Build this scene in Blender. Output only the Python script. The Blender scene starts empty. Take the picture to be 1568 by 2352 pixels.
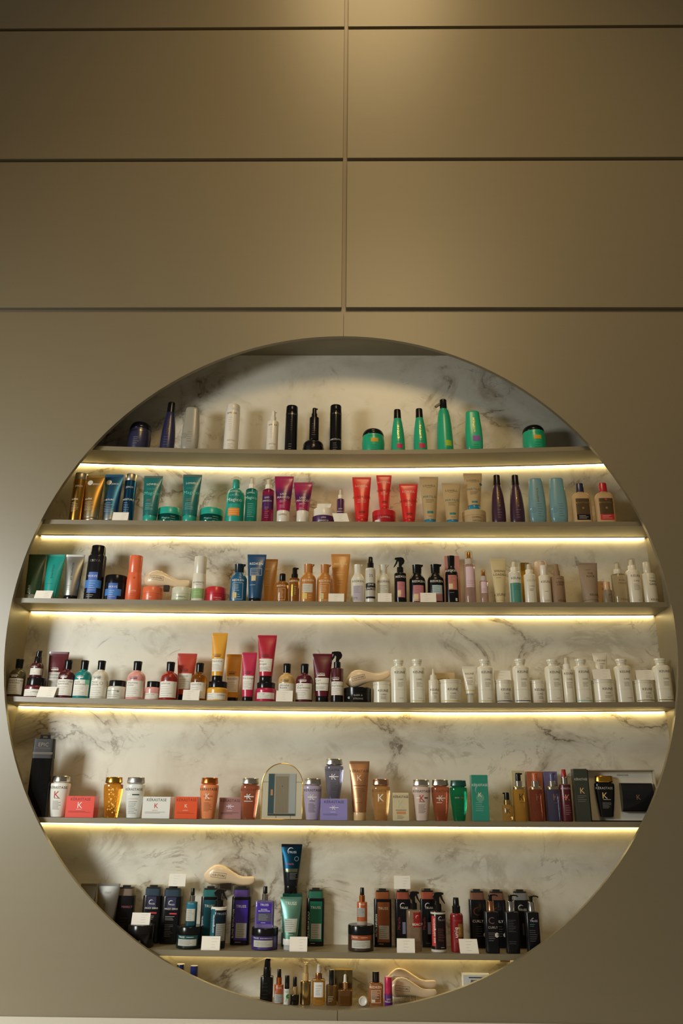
import bpy, math, random
from mathutils import Vector
random.seed(7)
S = bpy.context.scene
COL = S.collection
# ---------------------------------------------------------------- camera
PW, PH = 1568.0, 2352.0
F, PIT, YAW, ROL = 1904.255, 0.3323, -0.0166, 0.0092
ZO = 1.55                                    # height of the survey origin above the floor
CAM = Vector((0.0714, -4.0, -0.0139 + ZO))
cp, sp_, cy, sy = math.cos(PIT), math.sin(PIT), math.cos(YAW), math.sin(YAW)
FWD = Vector((sy*cp, cy*cp, sp_)); R0 = Vector((cy, -sy, 0)); U0 = R0.cross(FWD)
RGT = math.cos(ROL)*R0 + math.sin(ROL)*U0; UPV = -math.sin(ROL)*R0 + math.cos(ROL)*U0
cam = bpy.data.cameras.new('camera'); co = bpy.data.objects.new('camera', cam); COL.objects.link(co)
cam.sensor_fit = 'VERTICAL'; cam.sensor_height = 36.0; cam.lens = 36.0*F/PH; cam.clip_start = .05
from mathutils import Matrix
co.matrix_world = Matrix(((RGT.x, UPV.x, -FWD.x, CAM.x), (RGT.y, UPV.y, -FWD.y, CAM.y), (RGT.z, UPV.z, -FWD.z, CAM.z), (0, 0, 0, 1)))
S.camera = co
# ---------------------------------------------------------------- light and exposure
vs = S.view_settings
S.display_settings.display_device = 'sRGB'
vs.view_transform = 'Standard'; vs.look = 'None'; vs.gamma = 1.0; vs.use_curve_mapping = False; vs.exposure = 0.0
world = bpy.data.worlds.new('room_air'); S.world = world; world.use_nodes = True
wb = world.node_tree.nodes['Background']; wb.inputs[0].default_value = (1.0, .86, .66, 1); wb.inputs[1].default_value = 0.13
def area(name, loc, aim, sx, sz, power, col, spread=180):
    l = bpy.data.lights.new(name, 'AREA'); l.shape = 'RECTANGLE'; l.size = sx; l.size_y = sz; l.energy = power; l.color = col; l.spread = math.radians(spread)
    o = bpy.data.objects.new(name, l); COL.objects.link(o); o.location = loc
    o.rotation_euler = (Vector(aim) - Vector(loc)).to_track_quat('-Z', 'Y').to_euler()
    return o
def spot(name, loc, aim, angle, power, col, size=.08):
    l = bpy.data.lights.new(name, 'SPOT'); l.energy = power; l.color = col; l.spot_size = math.radians(angle); l.spot_blend = 1.0; l.shadow_soft_size = size
    o = bpy.data.objects.new(name, l); COL.objects.link(o); o.location = loc
    o.rotation_euler = (Vector(aim) - Vector(loc)).to_track_quat('-Z', 'Y').to_euler()
    return o
area('window_daylight', (-3.6, -3.1, 2.6), (-2.75, -1.0, .85), 1.1, 1.3, 131, (.95, .98, .95), 152)
spot('ceiling_spot', (.45, -4.2, 6.3), (.25, 0, 4.3), 92, 310, (1.0, .71, .34), .8)
spot('ceiling_spot', (.2, -1.25, 8.0), (.2, 0, 6.1), 108, 128, (1.0, .71, .34), .7)
LED_COL, LED_PW = (1.0, .75, .31), 25.0
# ---------------------------------------------------------------- pixels to places on the shelves
def ray(px, py): return FWD + RGT*((px - PW/2)/F) + UPV*((PH/2 - py)/F)
def at(px, py, Y):
    d = ray(px, py); return CAM + d*((Y - CAM.y)/d.y)
def atz(px, py, Z):
    d = ray(px, py); return CAM + d*((Z - CAM.z)/d.z)
def mpp(p): return (p - CAM).dot(FWD)/F
YF, YB, RC = .05, .2561, 1.6269               # shelf front, marble, radius of the round opening
CX, CZ = 0.0, .7641 + ZO
NW, CEIL, TH = 1.6288, 2.4167 + ZO, .0238
TOPS = [((220, 1024), (770, 1033.5), (1335, 1025)), ((94, 1193), (780, 1198), (1465, 1198)), ((31, 1373), (570, 1380), (1534, 1383)),
        ((13.5, 1599), (710, 1611.8), (1546, 1611.5)), ((95, 1877), (705, 1884), (1460, 1888)), ((350, 2181), (770, 2187.5), (1180, 2192))]
QUAD = []
for tri in TOPS:
    P = [at(x, y, YF) for x, y in tri]; QUAD.append([(p.x, p.z) for p in P])
ZFLOOR = CZ - RC - .004
def zs(row, x):
    if row == 7: return ZFLOOR
    (a, A), (b, B), (c, C) = QUAD[row - 1]
    return A*(x-b)*(x-c)/((a-b)*(a-c)) + B*(x-a)*(x-c)/((b-a)*(b-c)) + C*(x-a)*(x-b)/((c-a)*(c-b))
# ---------------------------------------------------------------- materials
def lin(v):
    v /= 255.0
    return v/12.92 if v <= .04045 else ((v + .055)/1.055)**2.4
def rgb(h): return (lin(int(h[0:2], 16)), lin(int(h[2:4], 16)), lin(int(h[4:6], 16)), 1)
MATS = {}
FIN = {'': ('plastic', .32), 'm': ('matte_plastic', .55), 'p': ('paper', .8), 'k': ('metal', .22), 'K': ('brushed_metal', .38), 't': ('tinted_clear', .06), 'f': ('frosted', .3), 'w': ('laminate', .5), 'g': ('clear_cover', .05), 'i': ('print', .5)}
def M(key):
    if key in MATS: return MATS[key]
    h, f = key[:6], key[6:]
    nm, ro = FIN[f]
    m = bpy.data.materials.new(nm + '_' + h.lower()); m.use_nodes = True; nt = m.node_tree; b = nt.nodes['Principled BSDF']
    b.inputs['Base Color'].default_value = rgb(h); b.inputs['Roughness'].default_value = ro
    if f in 'kK' and f: b.inputs['Metallic'].default_value = 1.0
    if f == '': b.inputs['Coat Weight'].default_value = .2; b.inputs['Coat Roughness'].default_value = .1
    if f == '' and max(b.inputs['Base Color'].default_value[:3]) < .03:
        b.inputs['Roughness'].default_value = .2; b.inputs['Specular IOR Level'].default_value = .32; b.inputs['Coat Weight'].default_value = 0
    if f == 't': b.inputs['Transmission Weight'].default_value = .82; b.inputs['IOR'].default_value = 1.38
    if f == 'f': b.inputs['Transmission Weight'].default_value = .45; b.inputs['IOR'].default_value = 1.3
    if f == 'w':
        b.inputs['Specular IOR Level'].default_value = .8; b.inputs['Roughness'].default_value = .42
        n = nt.nodes.new('ShaderNodeTexNoise'); n.inputs['Scale'].default_value = 3; n.inputs['Detail'].default_value = 5
        tc = nt.nodes.new('ShaderNodeTexCoord'); mp = nt.nodes.new('ShaderNodeMapping'); mp.inputs['Scale'].default_value = (1, 1, 9)
        nt.links.new(tc.outputs['Object'], mp.inputs['Vector']); nt.links.new(mp.outputs[0], n.inputs['Vector'])
        r = nt.nodes.new('ShaderNodeMix'); r.data_type = 'RGBA'; c = rgb(h)
        r.inputs[6].default_value = tuple(v*.965 for v in c[:3]) + (1,); r.inputs[7].default_value = tuple(min(1, v*1.035) for v in c[:3]) + (1,)
        nt.links.new(n.outputs[0], r.inputs[0]); nt.links.new(r.outputs[2], b.inputs['Base Color'])
    if f == 'g':                              # thin clear plastic wall: see-through, bright edge reflections put in as pale colour
        tr = nt.nodes.new('ShaderNodeBsdfTransparent'); lw = nt.nodes.new('ShaderNodeLayerWeight'); mx = nt.nodes.new('ShaderNodeMixShader'); mr = nt.nodes.new('ShaderNodeMapRange')
        tr.inputs[0].default_value = rgb(h); b.inputs['Base Color'].default_value = rgb('E8E4DA'); b.inputs['Roughness'].default_value = .12
        lw.inputs[0].default_value = .35; mr.inputs[1].default_value = .1; mr.inputs[2].default_value = 1.0; mr.inputs[3].default_value = .025; mr.inputs[4].default_value = .42
        nt.links.new(lw.outputs['Facing'], mr.inputs[0]); nt.links.new(mr.outputs[0], mx.inputs[0]); nt.links.new(tr.outputs[0], mx.inputs[1]); nt.links.new(b.outputs[0], mx.inputs[2])
        nt.links.new(mx.outputs[0], nt.nodes['Material Output'].inputs[0])
    MATS[key] = m
    return m
CLEAR = 'F4F2ECg'
def marble():
    m = bpy.data.materials.new('veined_marble'); m.use_nodes = True; nt = m.node_tree; b = nt.nodes['Principled BSDF']; N = nt.nodes.new; K = nt.links.new
    tc = N('ShaderNodeTexCoord'); mp = N('ShaderNodeMapping'); mp.inputs['Rotation'].default_value = (0, math.radians(28), 0); mp.inputs['Scale'].default_value = (1, 1, 1.25); K(tc.outputs['Object'], mp.inputs[0])
    def noise(sc, det, dist, off):
        n = N('ShaderNodeTexNoise'); n.inputs['Scale'].default_value = sc; n.inputs['Detail'].default_value = det; n.inputs['Distortion'].default_value = dist; n.inputs['Roughness'].default_value = .62
        a = N('ShaderNodeVectorMath'); a.inputs[1].default_value = (off, off*.7, off*1.3); K(mp.outputs[0], a.inputs[0]); K(a.outputs[0], n.inputs['Vector']); return n.outputs[0]
    def ramp(v, p0, p1, c0, c1):
        r = N('ShaderNodeMapRange'); r.interpolation_type = 'SMOOTHSTEP'; r.inputs[1].default_value = p0; r.inputs[2].default_value = p1; r.inputs[3].default_value = c0; r.inputs[4].default_value = c1; K(v, r.inputs[0]); return r.outputs[0]
    def op(o, a, c):
        r = N('ShaderNodeMath'); r.operation = o; K(a, r.inputs[0])
        if isinstance(c, float): r.inputs[1].default_value = c
        else: K(c, r.inputs[1])
        return r.outputs[0]
    def vein(sc, dist, off, w, lo, hi):
        d = op('ABSOLUTE', op('SUBTRACT', noise(sc, 7, dist, off), .5), 0.0)
        return op('MULTIPLY', ramp(d, 0, w, 1, 0), ramp(noise(sc*.9, 3, .3, off + 5), lo, hi, 0, 1))
    v1 = vein(1.9, .9, 3.1, .022, .46, .62); v2 = vein(4.6, 1.0, 8.7, .032, .49, .68); v3 = vein(1.9, .9, 3.1, .10, .46, .66); v4 = vein(2.7, 1.1, 14.2, .07, .50, .66)
    gr = ramp(noise(11, 5, .6, 21.0), .36, .62, .15, 1); v1 = op('MULTIPLY', v1, gr); v2 = op('MULTIPLY', v2, gr)
    cl = ramp(noise(1.7, 6, .8, 1.7), .40, .70, 0, 1)
    def mix(f, a, c):
        r = N('ShaderNodeMix'); r.data_type = 'RGBA'; K(f, r.inputs[0])
        if isinstance(a, tuple): r.inputs[6].default_value = a
        else: K(a, r.inputs[6])
        r.inputs[7].default_value = c; return r.outputs[2]
    c = mix(op('MULTIPLY', cl, .7), rgb('E3DFCF'), rgb('C2B8A4')); c = mix(op('MULTIPLY', v3, .55), c, rgb('A3967F')); c = mix(op('MULTIPLY', v4, .45), c, rgb('A99C86'))
    c = mix(op('MULTIPLY', v2, .62), c, rgb('8A7B65')); c = mix(op('MULTIPLY', v1, .9), c, rgb('6E5F4A'))
    K(c, b.inputs['Base Color']); b.inputs['Roughness'].default_value = .33
    return m
def emit(name, col, st):
    m = bpy.data.materials.new(name); m.use_nodes = True; nt = m.node_tree; nt.nodes.remove(nt.nodes['Principled BSDF'])
    e = nt.nodes.new('ShaderNodeEmission'); e.inputs[0].default_value = (*col, 1); e.inputs[1].default_value = st; nt.links.new(e.outputs[0], nt.nodes['Material Output'].inputs[0]); return m
# ---------------------------------------------------------------- mesh kit
class MB:
    def __init__(s): s.v, s.f, s.i, s.m = [], [], [], []
    def mi(s, mat):
        mat = M(mat) if isinstance(mat, str) else mat
        if mat not in s.m: s.m.append(mat)
        return s.m.index(mat)
    def add(s, vs_, fs, mat):
        o = len(s.v); k = s.mi(mat); s.v += vs_
        for f in fs: s.f.append(tuple(o + j for j in f)); s.i.append(k)
    def loft(s, lv, mat, n=2.0, seg=28, axis='z'):
        vs_, fs = [], []
        for L in lv:
            z, a, b = L[0], L[1], L[2]; ox = L[3] if len(L) > 3 else 0; oy = L[4] if len(L) > 4 else 0; nn = L[5] if len(L) > 5 else n
            for k in range(seg):
                t = 2*math.pi*(k + .5)/seg; c, q = math.cos(t), math.sin(t)
                x = ox + a*math.copysign(abs(c)**(2/nn), c); y = oy + b*math.copysign(abs(q)**(2/nn), q)
                vs_.append((x, y, z) if axis == 'z' else (z, y, x))
        for r in range(len(lv) - 1):
            for k in range(seg):
                j = (k + 1) % seg; q = (r*seg + k, r*seg + j, (r+1)*seg + j, (r+1)*seg + k)
                fs.append(q if axis == 'z' else q[::-1])
        b0 = tuple(range(seg))[::-1]; b1 = tuple((len(lv)-1)*seg + k for k in range(seg))
        fs += [b0, b1] if axis == 'z' else [b0[::-1], b1[::-1]]
        s.add(vs_, fs, mat)
    def box(s, x0, x1, y0, y1, z0, z1, mat):
        s.add([(x, y, z) for z in (z0, z1) for y in (y0, y1) for x in (x0, x1)], [(0, 2, 3, 1), (4, 5, 7, 6), (0, 1, 5, 4), (2, 6, 7, 3), (0, 4, 6, 2), (1, 3, 7, 5)], mat)
    def prism(s, poly, y0, y1, mat):          # outline in x,z given thickness in y
        n = len(poly)
        A = sum(poly[k][0]*poly[(k+1) % n][1] - poly[(k+1) % n][0]*poly[k][1] for k in range(n))
        if A < 0: poly = poly[::-1]
        s.add([(x, y0, z) for x, z in poly] + [(x, y1, z) for x, z in poly], [tuple(range(n)), tuple(range(2*n-1, n-1, -1))] + [(k, n + k, n + (k+1) % n, (k+1) % n) for k in range(n)], mat)
    def tube(s, pts, r, mat, seg=10):
        vs_, fs = [], []; pts = [Vector(p) for p in pts]
        for k, p in enumerate(pts):
            d = (pts[min(k+1, len(pts)-1)] - pts[max(k-1, 0)]).normalized(); u = d.cross(Vector((0, 1, 0.01))).normalized(); w = d.cross(u)
            for q in range(seg):
                t = 2*math.pi*q/seg; vs_.append(tuple(p + r*(math.cos(t)*u + math.sin(t)*w)))
        for k in range(len(pts)-1):
            for q in range(seg):
                j = (q+1) % seg; fs.append((k*seg + q, k*seg + j, (k+1)*seg + j, (k+1)*seg + q))
        fs += [tuple(range(seg))[::-1], tuple((len(pts)-1)*seg + q for q in range(seg))]
        s.add(vs_, fs, mat)
    def obj(s, name, parent=None, loc=None, sharp=38):
        me = bpy.data.meshes.new(name); me.from_pydata(s.v, [], s.f)
        for m in s.m: me.materials.append(m)
        me.polygons.foreach_set('material_index', s.i)
        if sharp:
            me.polygons.foreach_set('use_smooth', [True]*len(me.polygons)); me.set_sharp_from_angle(angle=math.radians(sharp))
        me.update()
        o = bpy.data.objects.new(name, me); COL.objects.link(o)
        if parent: o.parent = parent
        if loc is not None: o.location = loc
        return o
GLY = {}
def glyphs(txt):                              # flat lettering: outline points and faces, cap height 1
    if txt in GLY: return GLY[txt]
    cu = bpy.data.curves.new('lettering', 'FONT'); cu.body = txt; cu.resolution_u = 2; cu.size = 1.0; cu.space_character = 1.06
    o = bpy.data.objects.new('lettering', cu); me = o.to_mesh()
    v = [(q.co.x, q.co.y) for q in me.vertices]; f = [tuple(p.vertices) for p in me.polygons]
    o.to_mesh_clear(); bpy.data.objects.remove(o); bpy.data.curves.remove(cu)
    if not v: v, f = [(0, 0), (.1, 0), (.1, .1)], []
    x0 = min(a for a, _ in v); x1 = max(a for a, _ in v); k = 1/.73
    GLY[txt] = ([((a - x0)*k, b*k) for a, b in v], f, (x1 - x0)*k)
    return GLY[txt]
def levels_at(lv, z):
    if z <= lv[0][0]: return lv[0]
    for p, q in zip(lv, lv[1:]):
        if z <= q[0] and q[0] > p[0]:
            t = (z - p[0])/(q[0] - p[0]); return tuple(p[k] + t*(q[k] - p[k]) for k in range(3))
    return lv[-1]
class Skin:                                   # prints flat shapes onto the front of a lofted body
    def __init__(s, lv, n, H, a, px): s.lv, s.n, s.H, s.a, s.px, s.mb, s.e = lv, n, H, a, px, MB(), .0005
    def put(s, x, z):
        _, a, b = levels_at(s.lv, z)[:3]
        t = min(abs(x)/max(a, 1e-5), .995)
        return (x, -b*(1 - t**s.n)**(1/s.n) - s.e, z)
    def grid(s, fx, z0, z1, mat, nx=14, nz=6):
        vs_ = []
        for j in range(nz+1):
            z = z0 + (z1 - z0)*j/nz; a = levels_at(s.lv, z)[1]; x0, x1 = fx(a)
            for k in range(nx+1): vs_.append(s.put(x0 + (x1 - x0)*k/nx, z))
        s.mb.add(vs_, [(j*(nx+1) + k, j*(nx+1) + k+1, (j+1)*(nx+1) + k+1, (j+1)*(nx+1) + k) for j in range(nz) for k in range(nx)], mat)
    def run(s, dec):
        H, A = s.H, s.a
        for d in dec:
            k = d[0]; s.e += .00012
            if k == 'P':
                _, x0, x1, z0, z1, m = d; s.grid(lambda a: (x0*a, x1*a), z0*H, z1*H, m)
            elif k == 'Q':                    # plain rectangle that does not follow a taper
                _, x0, x1, z0, z1, m = d; s.grid(lambda a: (x0*A, x1*A), z0*H, z1*H, m)
            elif k == 'L':
                _, x0, x1, z0, z1, n, m = d
                for q in range(n):
                    z = z1 - (z1 - z0)*(q + .5)/n; t = min(.00062, (z1 - z0)*H/n*.2); w = random.uniform(.62, 1.0)
                    s.grid(lambda a: (x0*A, (x0 + (x1 - x0)*w)*A), z*H - t, z*H + t, m, 8, 1)
            elif k == 'F':                    # rectangle outline
                _, x0, x1, z0, z1, m = d; t = .0006
                for (u0, u1, w0, w1) in ((x0*A, x1*A, z0*H - t, z0*H + t), (x0*A, x1*A, z1*H - t, z1*H + t), (x0*A - t, x0*A + t, z0*H, z1*H), (x1*A - t, x1*A + t, z0*H, z1*H)):
                    s.grid(lambda a: (u0, u1), w0, w1, m, 8, 1)
            elif k == 'O':
                _, x, z, r, m = d; n = 20; c = s.put(x*A, z*H); r *= A
                s.mb.add([c] + [s.put(x*A + r*math.cos(2*math.pi*q/n), z*H + r*math.sin(2*math.pi*q/n)) for q in range(n)], [(0, q+1, (q+1) % n + 1) for q in range(n)], m)
            elif k == 'A':                    # crescent arc over a logo
                _, x, z, r, m = d; r *= A; V, Fs = [], []; n = 12
                for q in range(n+1):
                    t = math.radians(40 + 190*q/n); w = r*(.04 + .22*math.sin(math.pi*q/n))
                    V += [s.put(x*A + r*math.cos(t), z*H + r*math.sin(t)), s.put(x*A + (r-w)*math.cos(t), z*H + (r-w)*math.sin(t))]
                s.mb.add(V, [(2*q, 2*q+2, 2*q+3, 2*q+1) for q in range(n)], m)
            elif k == 'T':
                _, txt, x, z, size, m = d[:6]; al = d[6] if len(d) > 6 else 'c'; V, Fs, w = glyphs(txt); h = size*s.px
                sx = h
                if al in 'cl':
                    room = (.94*2*A if al == 'c' else (.93 - x)*A)
                    if w*sx > room: sx = room/w
                    x0 = x*A - (w*sx/2 if al == 'c' else 0)
                    P = [(x0 + u*sx, z*H - h/2 + v*h) for u, v in V]
                else:                         # running upwards
                    P = [(x*A + h/2 - v*h, z*H - w*sx/2 + u*sx) for u, v in V]
                s.mb.add([s.put(u, v) for u, v in P], Fs, m)
        return s.mb
# ---------------------------------------------------------------- things
def tag(o, label, cat, g=None):
    o['label'] = label; o['category'] = cat
    if g: o['group'] = g
    return o
def struct(o): o['kind'] = 'structure'; return o
class It: pass
def place(row, x0, x1, yt, dep, on, dr, rf=.3, ad=None):
    """stand a thing on its shelf (or on another thing): centre, base, height, half width"""
    it = It(); Y = YF + .06
    for _ in range(3):
        yb = {1: 1032, 2: 1197, 3: 1380, 4: 1609, 5: 1883, 6: 2178, 7: 2318}[row] if on is None else on.ytop
        p = at((x0 + x1)/2, yb + (yt - yb)*rf, Y); a = (x1 - x0)/2*mpp(p); b = a*dr if ad is None else ad
        Y = (YB - .006 - b) if dep == 'B' else YF + dep*.01 + b
    it.zb = zs(row, p.x) if on is None else on.ztop + .0003
    it.sl = (zs(row, p.x + .01) - zs(row, p.x - .01))/.02 if on is None else on.sl
    if on is not None: it.zb += on.sl*(p.x - on.X)
    else: it.zb += .0004
    it.a, it.b, it.X, it.Y, it.px, it.ytop, it.row = a, b, p.x, Y, mpp(p), yt, row
    it.ztop = at((x0 + x1)/2, yt, Y - .5*b).z; it.H = it.ztop - it.zb
    return it
def root(it, name, label, cat, g, rot=0.0):
    r = bpy.data.objects.new(name, None); r.empty_display_size = .03; COL.objects.link(r); r.location = (it.X, it.Y, it.zb); r.rotation_euler = (0, -math.atan(it.sl), rot)
    tag(r, label, cat, g); it.root = r; return r
def rs(z0, w0, z1, w1, k=5, pw=1.0):
    return [(z0 + (z1 - z0)*math.sin(math.pi/2*q/k), w1 + (w0 - w1)*math.cos(math.pi/2*q/k)**pw) for q in range(k+1)]
def lev(prof, H, a, b): return [(z*H, w*a, w*b) for z, w in prof]
def decal(it, lv, n, dec, parent=None):
    """paper labels become label parts, print straight on the body a lettering part"""
    if not dec: return
    sk = Skin(lv, n, it.H, it.a, it.px); groups = []; loose = []
    for d in dec:
        if d[0] in 'PQF' or d[0] == 'L': x0, x1, z0, z1 = d[1:5]
        elif d[0] == 'T': x0 = x1 = d[2]; z0 = z1 = d[3]
        else: x0 = x1 = d[1]; z0 = z1 = d[2]
        cx, cz = (x0 + x1)/2, (z0 + z1)/2; home = None
        for g in groups:
            if g[0] - .02 <= cx <= g[1] + .02 and g[2] - .01 <= cz <= g[3] + .01: home = g
        if home is None and d[0] in 'PQ' and z1 - z0 > .06 and x1 - x0 > .3:
            for g in groups:
                if z0 < g[3] + .03 and z1 > g[2] - .03: home = g; g[0], g[1], g[2], g[3] = min(g[0], x0), max(g[1], x1), min(g[2], z0), max(g[3], z1)
            if home is None: home = [x0, x1, z0, z1, MB()]; groups.append(home)
        if home: sk.mb = home[4]
        else: sk.mb = MB(); loose.append((cz, sk.mb))
        sk.run([d])
    for g in groups: g[4].obj('label', parent or it.root, sharp=60)
    loose = sorted((q for q in loose if q[1].v), key=lambda q: -q[0]); last = None; runs = []
    for z, m in loose:                        # neighbouring lines form one lettering part
        if last is None or last - z > .13: runs.append(MB())
        r = runs[-1]; o = len(r.v); r.v += m.v; r.f += [tuple(o + j for j in f) for f in m.f]; r.i += [r.mi(m.m[k]) for k in m.i]; last = z
    for r in runs: r.obj('lettering', parent or it.root, sharp=60)
SH = {  # body profile, cap profile (height fraction, width fraction), squareness, depth ratio, cap facets
 'bell': ([(0, .9), (.012, .97), (.03, 1), (.55, 1)] + rs(.55, 1, .72, .46)[1:] + [(.735, .42), (.775, .41)], [(.76, .41), (.765, .45), (.9, .46), (.985, .49), (1, .46)], 2, .95, 24),
 'taper': ([(0, .58), (.008, .66), (.05, .69), (.2, .77), (.4, .875), (.6, .96), (.74, 1.0), (.79, 1.0), (.815, .96), (.822, .84), (.826, .72), (.85, .72)], [(.842, .84), (.865, .93), (.965, .87), (.985, .89), (1, .80)], 2.3, .8, 14),
 'cone': ([(0, .92), (.01, .98), (.03, 1), (.58, 1), (.62, .985), (.66, .92), (.71, .75), (.75, .58), (.785, .52)], [(.775, .50), (.78, .54), (.97, .57), (1, .6)], 2.2, .8, 24),
 'tier': ([(0, .95), (.008, 1), (.78, 1)] + rs(.78, 1, .845, .6)[1:] + [(.85, .53), (.87, .53)], [(.862, .54), (.905, .54), (.91, .62), (.945, .62), (.95, .60), (.952, .68), (.995, .68), (1, .65)], 2.4, .85, 28),
 'slab': ([(0, .95), (.005, 1), (.80, 1), (.812, .97)], [(.80, .80), (.93, .80), (.932, .74)], 4.5, .62, 28),
 'slim': ([(0, .94), (.008, .97), (.1, 1), (.25, 1), (.4, .94), (.55, .84), (.7, .68), (.79, .57), (.80, .53)], [(.79, .50), (.795, .56), (.81, .55), (.98, .50), (1, .46)], 2, .85, 24),
 'egg': ([(.02, .80), (.03, .86), (.15, .95), (.35, 1), (.6, .95), (.8, .85), (.95, .80), (.985, .77), (1, .68)], [(0, .80), (.03, .82)], 2.6, .62, 28),
 'cyl': ([(0, .94), (.008, .98), (.02, 1), (.86, 1), (.865, .95)], [(.855, .94), (.86, .96), (.985, .96), (1, .9)], 2, 1, 28),
 'step': ([(0, .95), (.01, 1), (.45, 1), (.55, .94), (.62, .90)], [(.615, .89), (.62, .905), (.985, .91), (1, .89)], 2.3, .9, 28),
 'flask': ([(0, .9), (.01, .96), (.04, .98), (.6, 1)] + rs(.6, 1, .76, .46)[1:] + [(.77, .36), (.80, .36)], [(.785, .37), (.79, .42), (.985, .40), (1, .36)], 3.2, .55, 24),
 'wide': ([(0, .94), (.005, 1), (.79, .985), (.82, .95), (.835, .84)], [(.83, .80), (.835, .84), (.98, .80), (1, .72)], 2.3, .9, 24),
}
def bt(shape, row, x0, x1, yt, label, body, cap, dec=(), dep=1.5, on=None, g=None, cover=None, band=None, lip=False, name='bottle', ring=None, rot=0.0, rf=.3):
    bp, cpf, n, dr, cs = SH[shape]
    it = place(row, x0, x1, yt, dep, on, dr, rf); r = root(it, name, label, 'bottle', g, rot); H, a, b = it.H, it.a, it.b
    lv = lev(bp, H, a, b); m = MB(); m.loft(lv, body, n); m.obj('body', r)
    if shape == 'slab':                       # coloured collar, flip top and clear over-cap
        m = MB(); m.loft(lev(cpf, H, a, b), band or cap, n); col_ = m.obj('collar', r)
        m = MB(); m.loft(lev([(.93, .74), (.955, .74), (.957, .70)], H, a, b), cap, n); m.loft(lev([(.955, .42), (.985, .42), (.99, .38)], H, a, b), cap, n); m.obj('flip_top', col_)
        m = MB(); m.loft(lev([(.812, .985), (.99, .965), (1, .94)], H, a, b), cover or CLEAR, n); m.obj('clear_overcap', r)
    else:
        m = MB(); m.loft(lev(cpf, H, a, b), cap, 2 if shape != 'egg' else n, cs)
        if lip: m.loft([(.945*H, .05*a, .3*b, .50*a), (.965*H, .16*a, .33*b, .55*a), (1.0*H, .20*a, .33*b, .58*a)], cap, 2.5, 16)
        m.obj('cap', r, sharp=25 if cs < 16 else 38)
    if ring:
        z0, z1, mt = ring; m = MB(); w0 = levels_at(lv, z0*H); m.loft([(z0*H, w0[1]*1.02, w0[2]*1.02), (z1*H, w0[1]*1.02, w0[2]*1.02)], mt, n); m.obj('collar', r)
    decal(it, lv, n, dec)
    return it
def tb(row, x0, x1, yt, label, body, cap, dec=(), capf=.12, bw=.66, dep=1.5, on=None, g=None, foot=None, name='squeeze_tube', grad=None, rf=1.0, capw=.96):
    it = place(row, x0, x1, yt, dep, on, .62, rf); r = root(it, name, label, 'tube', g); H, a = it.H, it.a; c = capf*H
    it.b = b0 = bw*a*.92
    lv = [(c, bw*a*.985, b0), (c + .004, bw*a, b0*1.01)]
    for q in range(1, 9):
        t = q/8; lv.append((c + (H*.955 - c)*t, a*(bw + (1 - bw)*t**1.05), max(.0016, b0*(1 - t**1.6)**.75)))
    lv += [(H*.96, a, .0015), (H, a*1.003, .0015)]
    m = MB(); m.loft(lv, body, 2.0, 32)
    m.loft([(H*.957, a*1.004, .0021), (H*1.0, a*1.006, .0021)], grad or body, 6, 16); m.obj('body', r)
    m = MB()
    f = foot or 0
    m.loft([(f*H, bw*a*capw*.97, b0*capw*.97), (f*H + .002, bw*a*capw, b0*capw), (c - .002, bw*a*capw, b0*capw), (c + .0005, bw*a*capw*.97, b0*capw*.97)], cap, 2, 28); m.obj('cap', r)
    if foot: m = MB(); m.loft([(0, bw*a*.85, b0*.85), (foot*H, bw*a*.85, b0*.85)], 'DDDDDDf', 2); m.obj('cap_base', r)
    decal(it, lv, 2.0, dec)
    return it
def jr(row, x0, x1, yt, label, body, lid, dec=(), lidf=.32, style='', dep=1.0, on=None, g=None, name='cream_jar', lw=1.0):
    it = place(row, x0, x1, yt, dep, on, 1.0, .3); r = root(it, name, label, 'jar', g); H, a, b = it.H, it.a, it.b; k = 1 - lidf
    if style == 'dome':
        prof = [(0, .78), (.01, .84), (.2, .96), (.5, 1), (k, .92)]; lp = [(k - .01, .93)] + rs(k, .945, 1, .45, 6)
    elif style == 'neck':                     # rounded shoulder below a narrower lid
        prof = [(0, .93), (.02, .98), (.06, 1), (k*.80, 1)] + rs(k*.80, 1, k*.98, .86)[1:] + [(k, .82)]; lp = [(k - .005, .84), (k, .87), (.97, .88), (1, .86)]; 
    elif style == 'ridge':
        prof = [(0, .96), (.02, 1), (k, 1), (k + .01, .96)]; lp = [(k, .97), (k + .05, .97), (k + .06, 1.0), (k + .14, 1.0), (k + .15, 1.03), (.985, 1.03), (1, 1.0)]
    else:
        prof = [(0, .94), (.02, .98), (.05, 1), (k, 1), (k + .005, .95)]; lp = [(k, .985), (k + .01, 1.01), (.96, 1.01), (1, .965)]
    lv = lev(prof, H, a, b); m = MB(); m.loft(lv, body, 2, 36); m.obj('body', r)
    m = MB(); m.loft(lev([(z, w*lw) for z, w in lp], H, a, b), lid, 2, 36); m.obj('lid', r)
    decal(it, lv, 2, dec)
    return it
def bx(row, x0, x1, yt, label, mat, dec=(), dp=.05, dep=1.5, on=None, g=None, name='carton', cat='box', rot=0.0, top=None):
    it = place(row, x0, x1, yt, dep, on, 1, .5, ad=dp/2); r = root(it, name, label, cat, g, rot); H, a, b = it.H, it.a, it.b
    m = MB(); e = .0012
    m.box(-a, a, -b, b, 0, H, mat)
    if top: m.box(-a + e, a - e, -b + e, b - e, H, H + .0006, top)
    o = m.obj('box', r, sharp=None)
    bv = o.modifiers.new('edges', 'BEVEL'); bv.width = e; bv.segments = 2
    decal(it, [(0, a*1.001, b), (H, a*1.001, b)], 60, dec)
    return it
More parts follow.
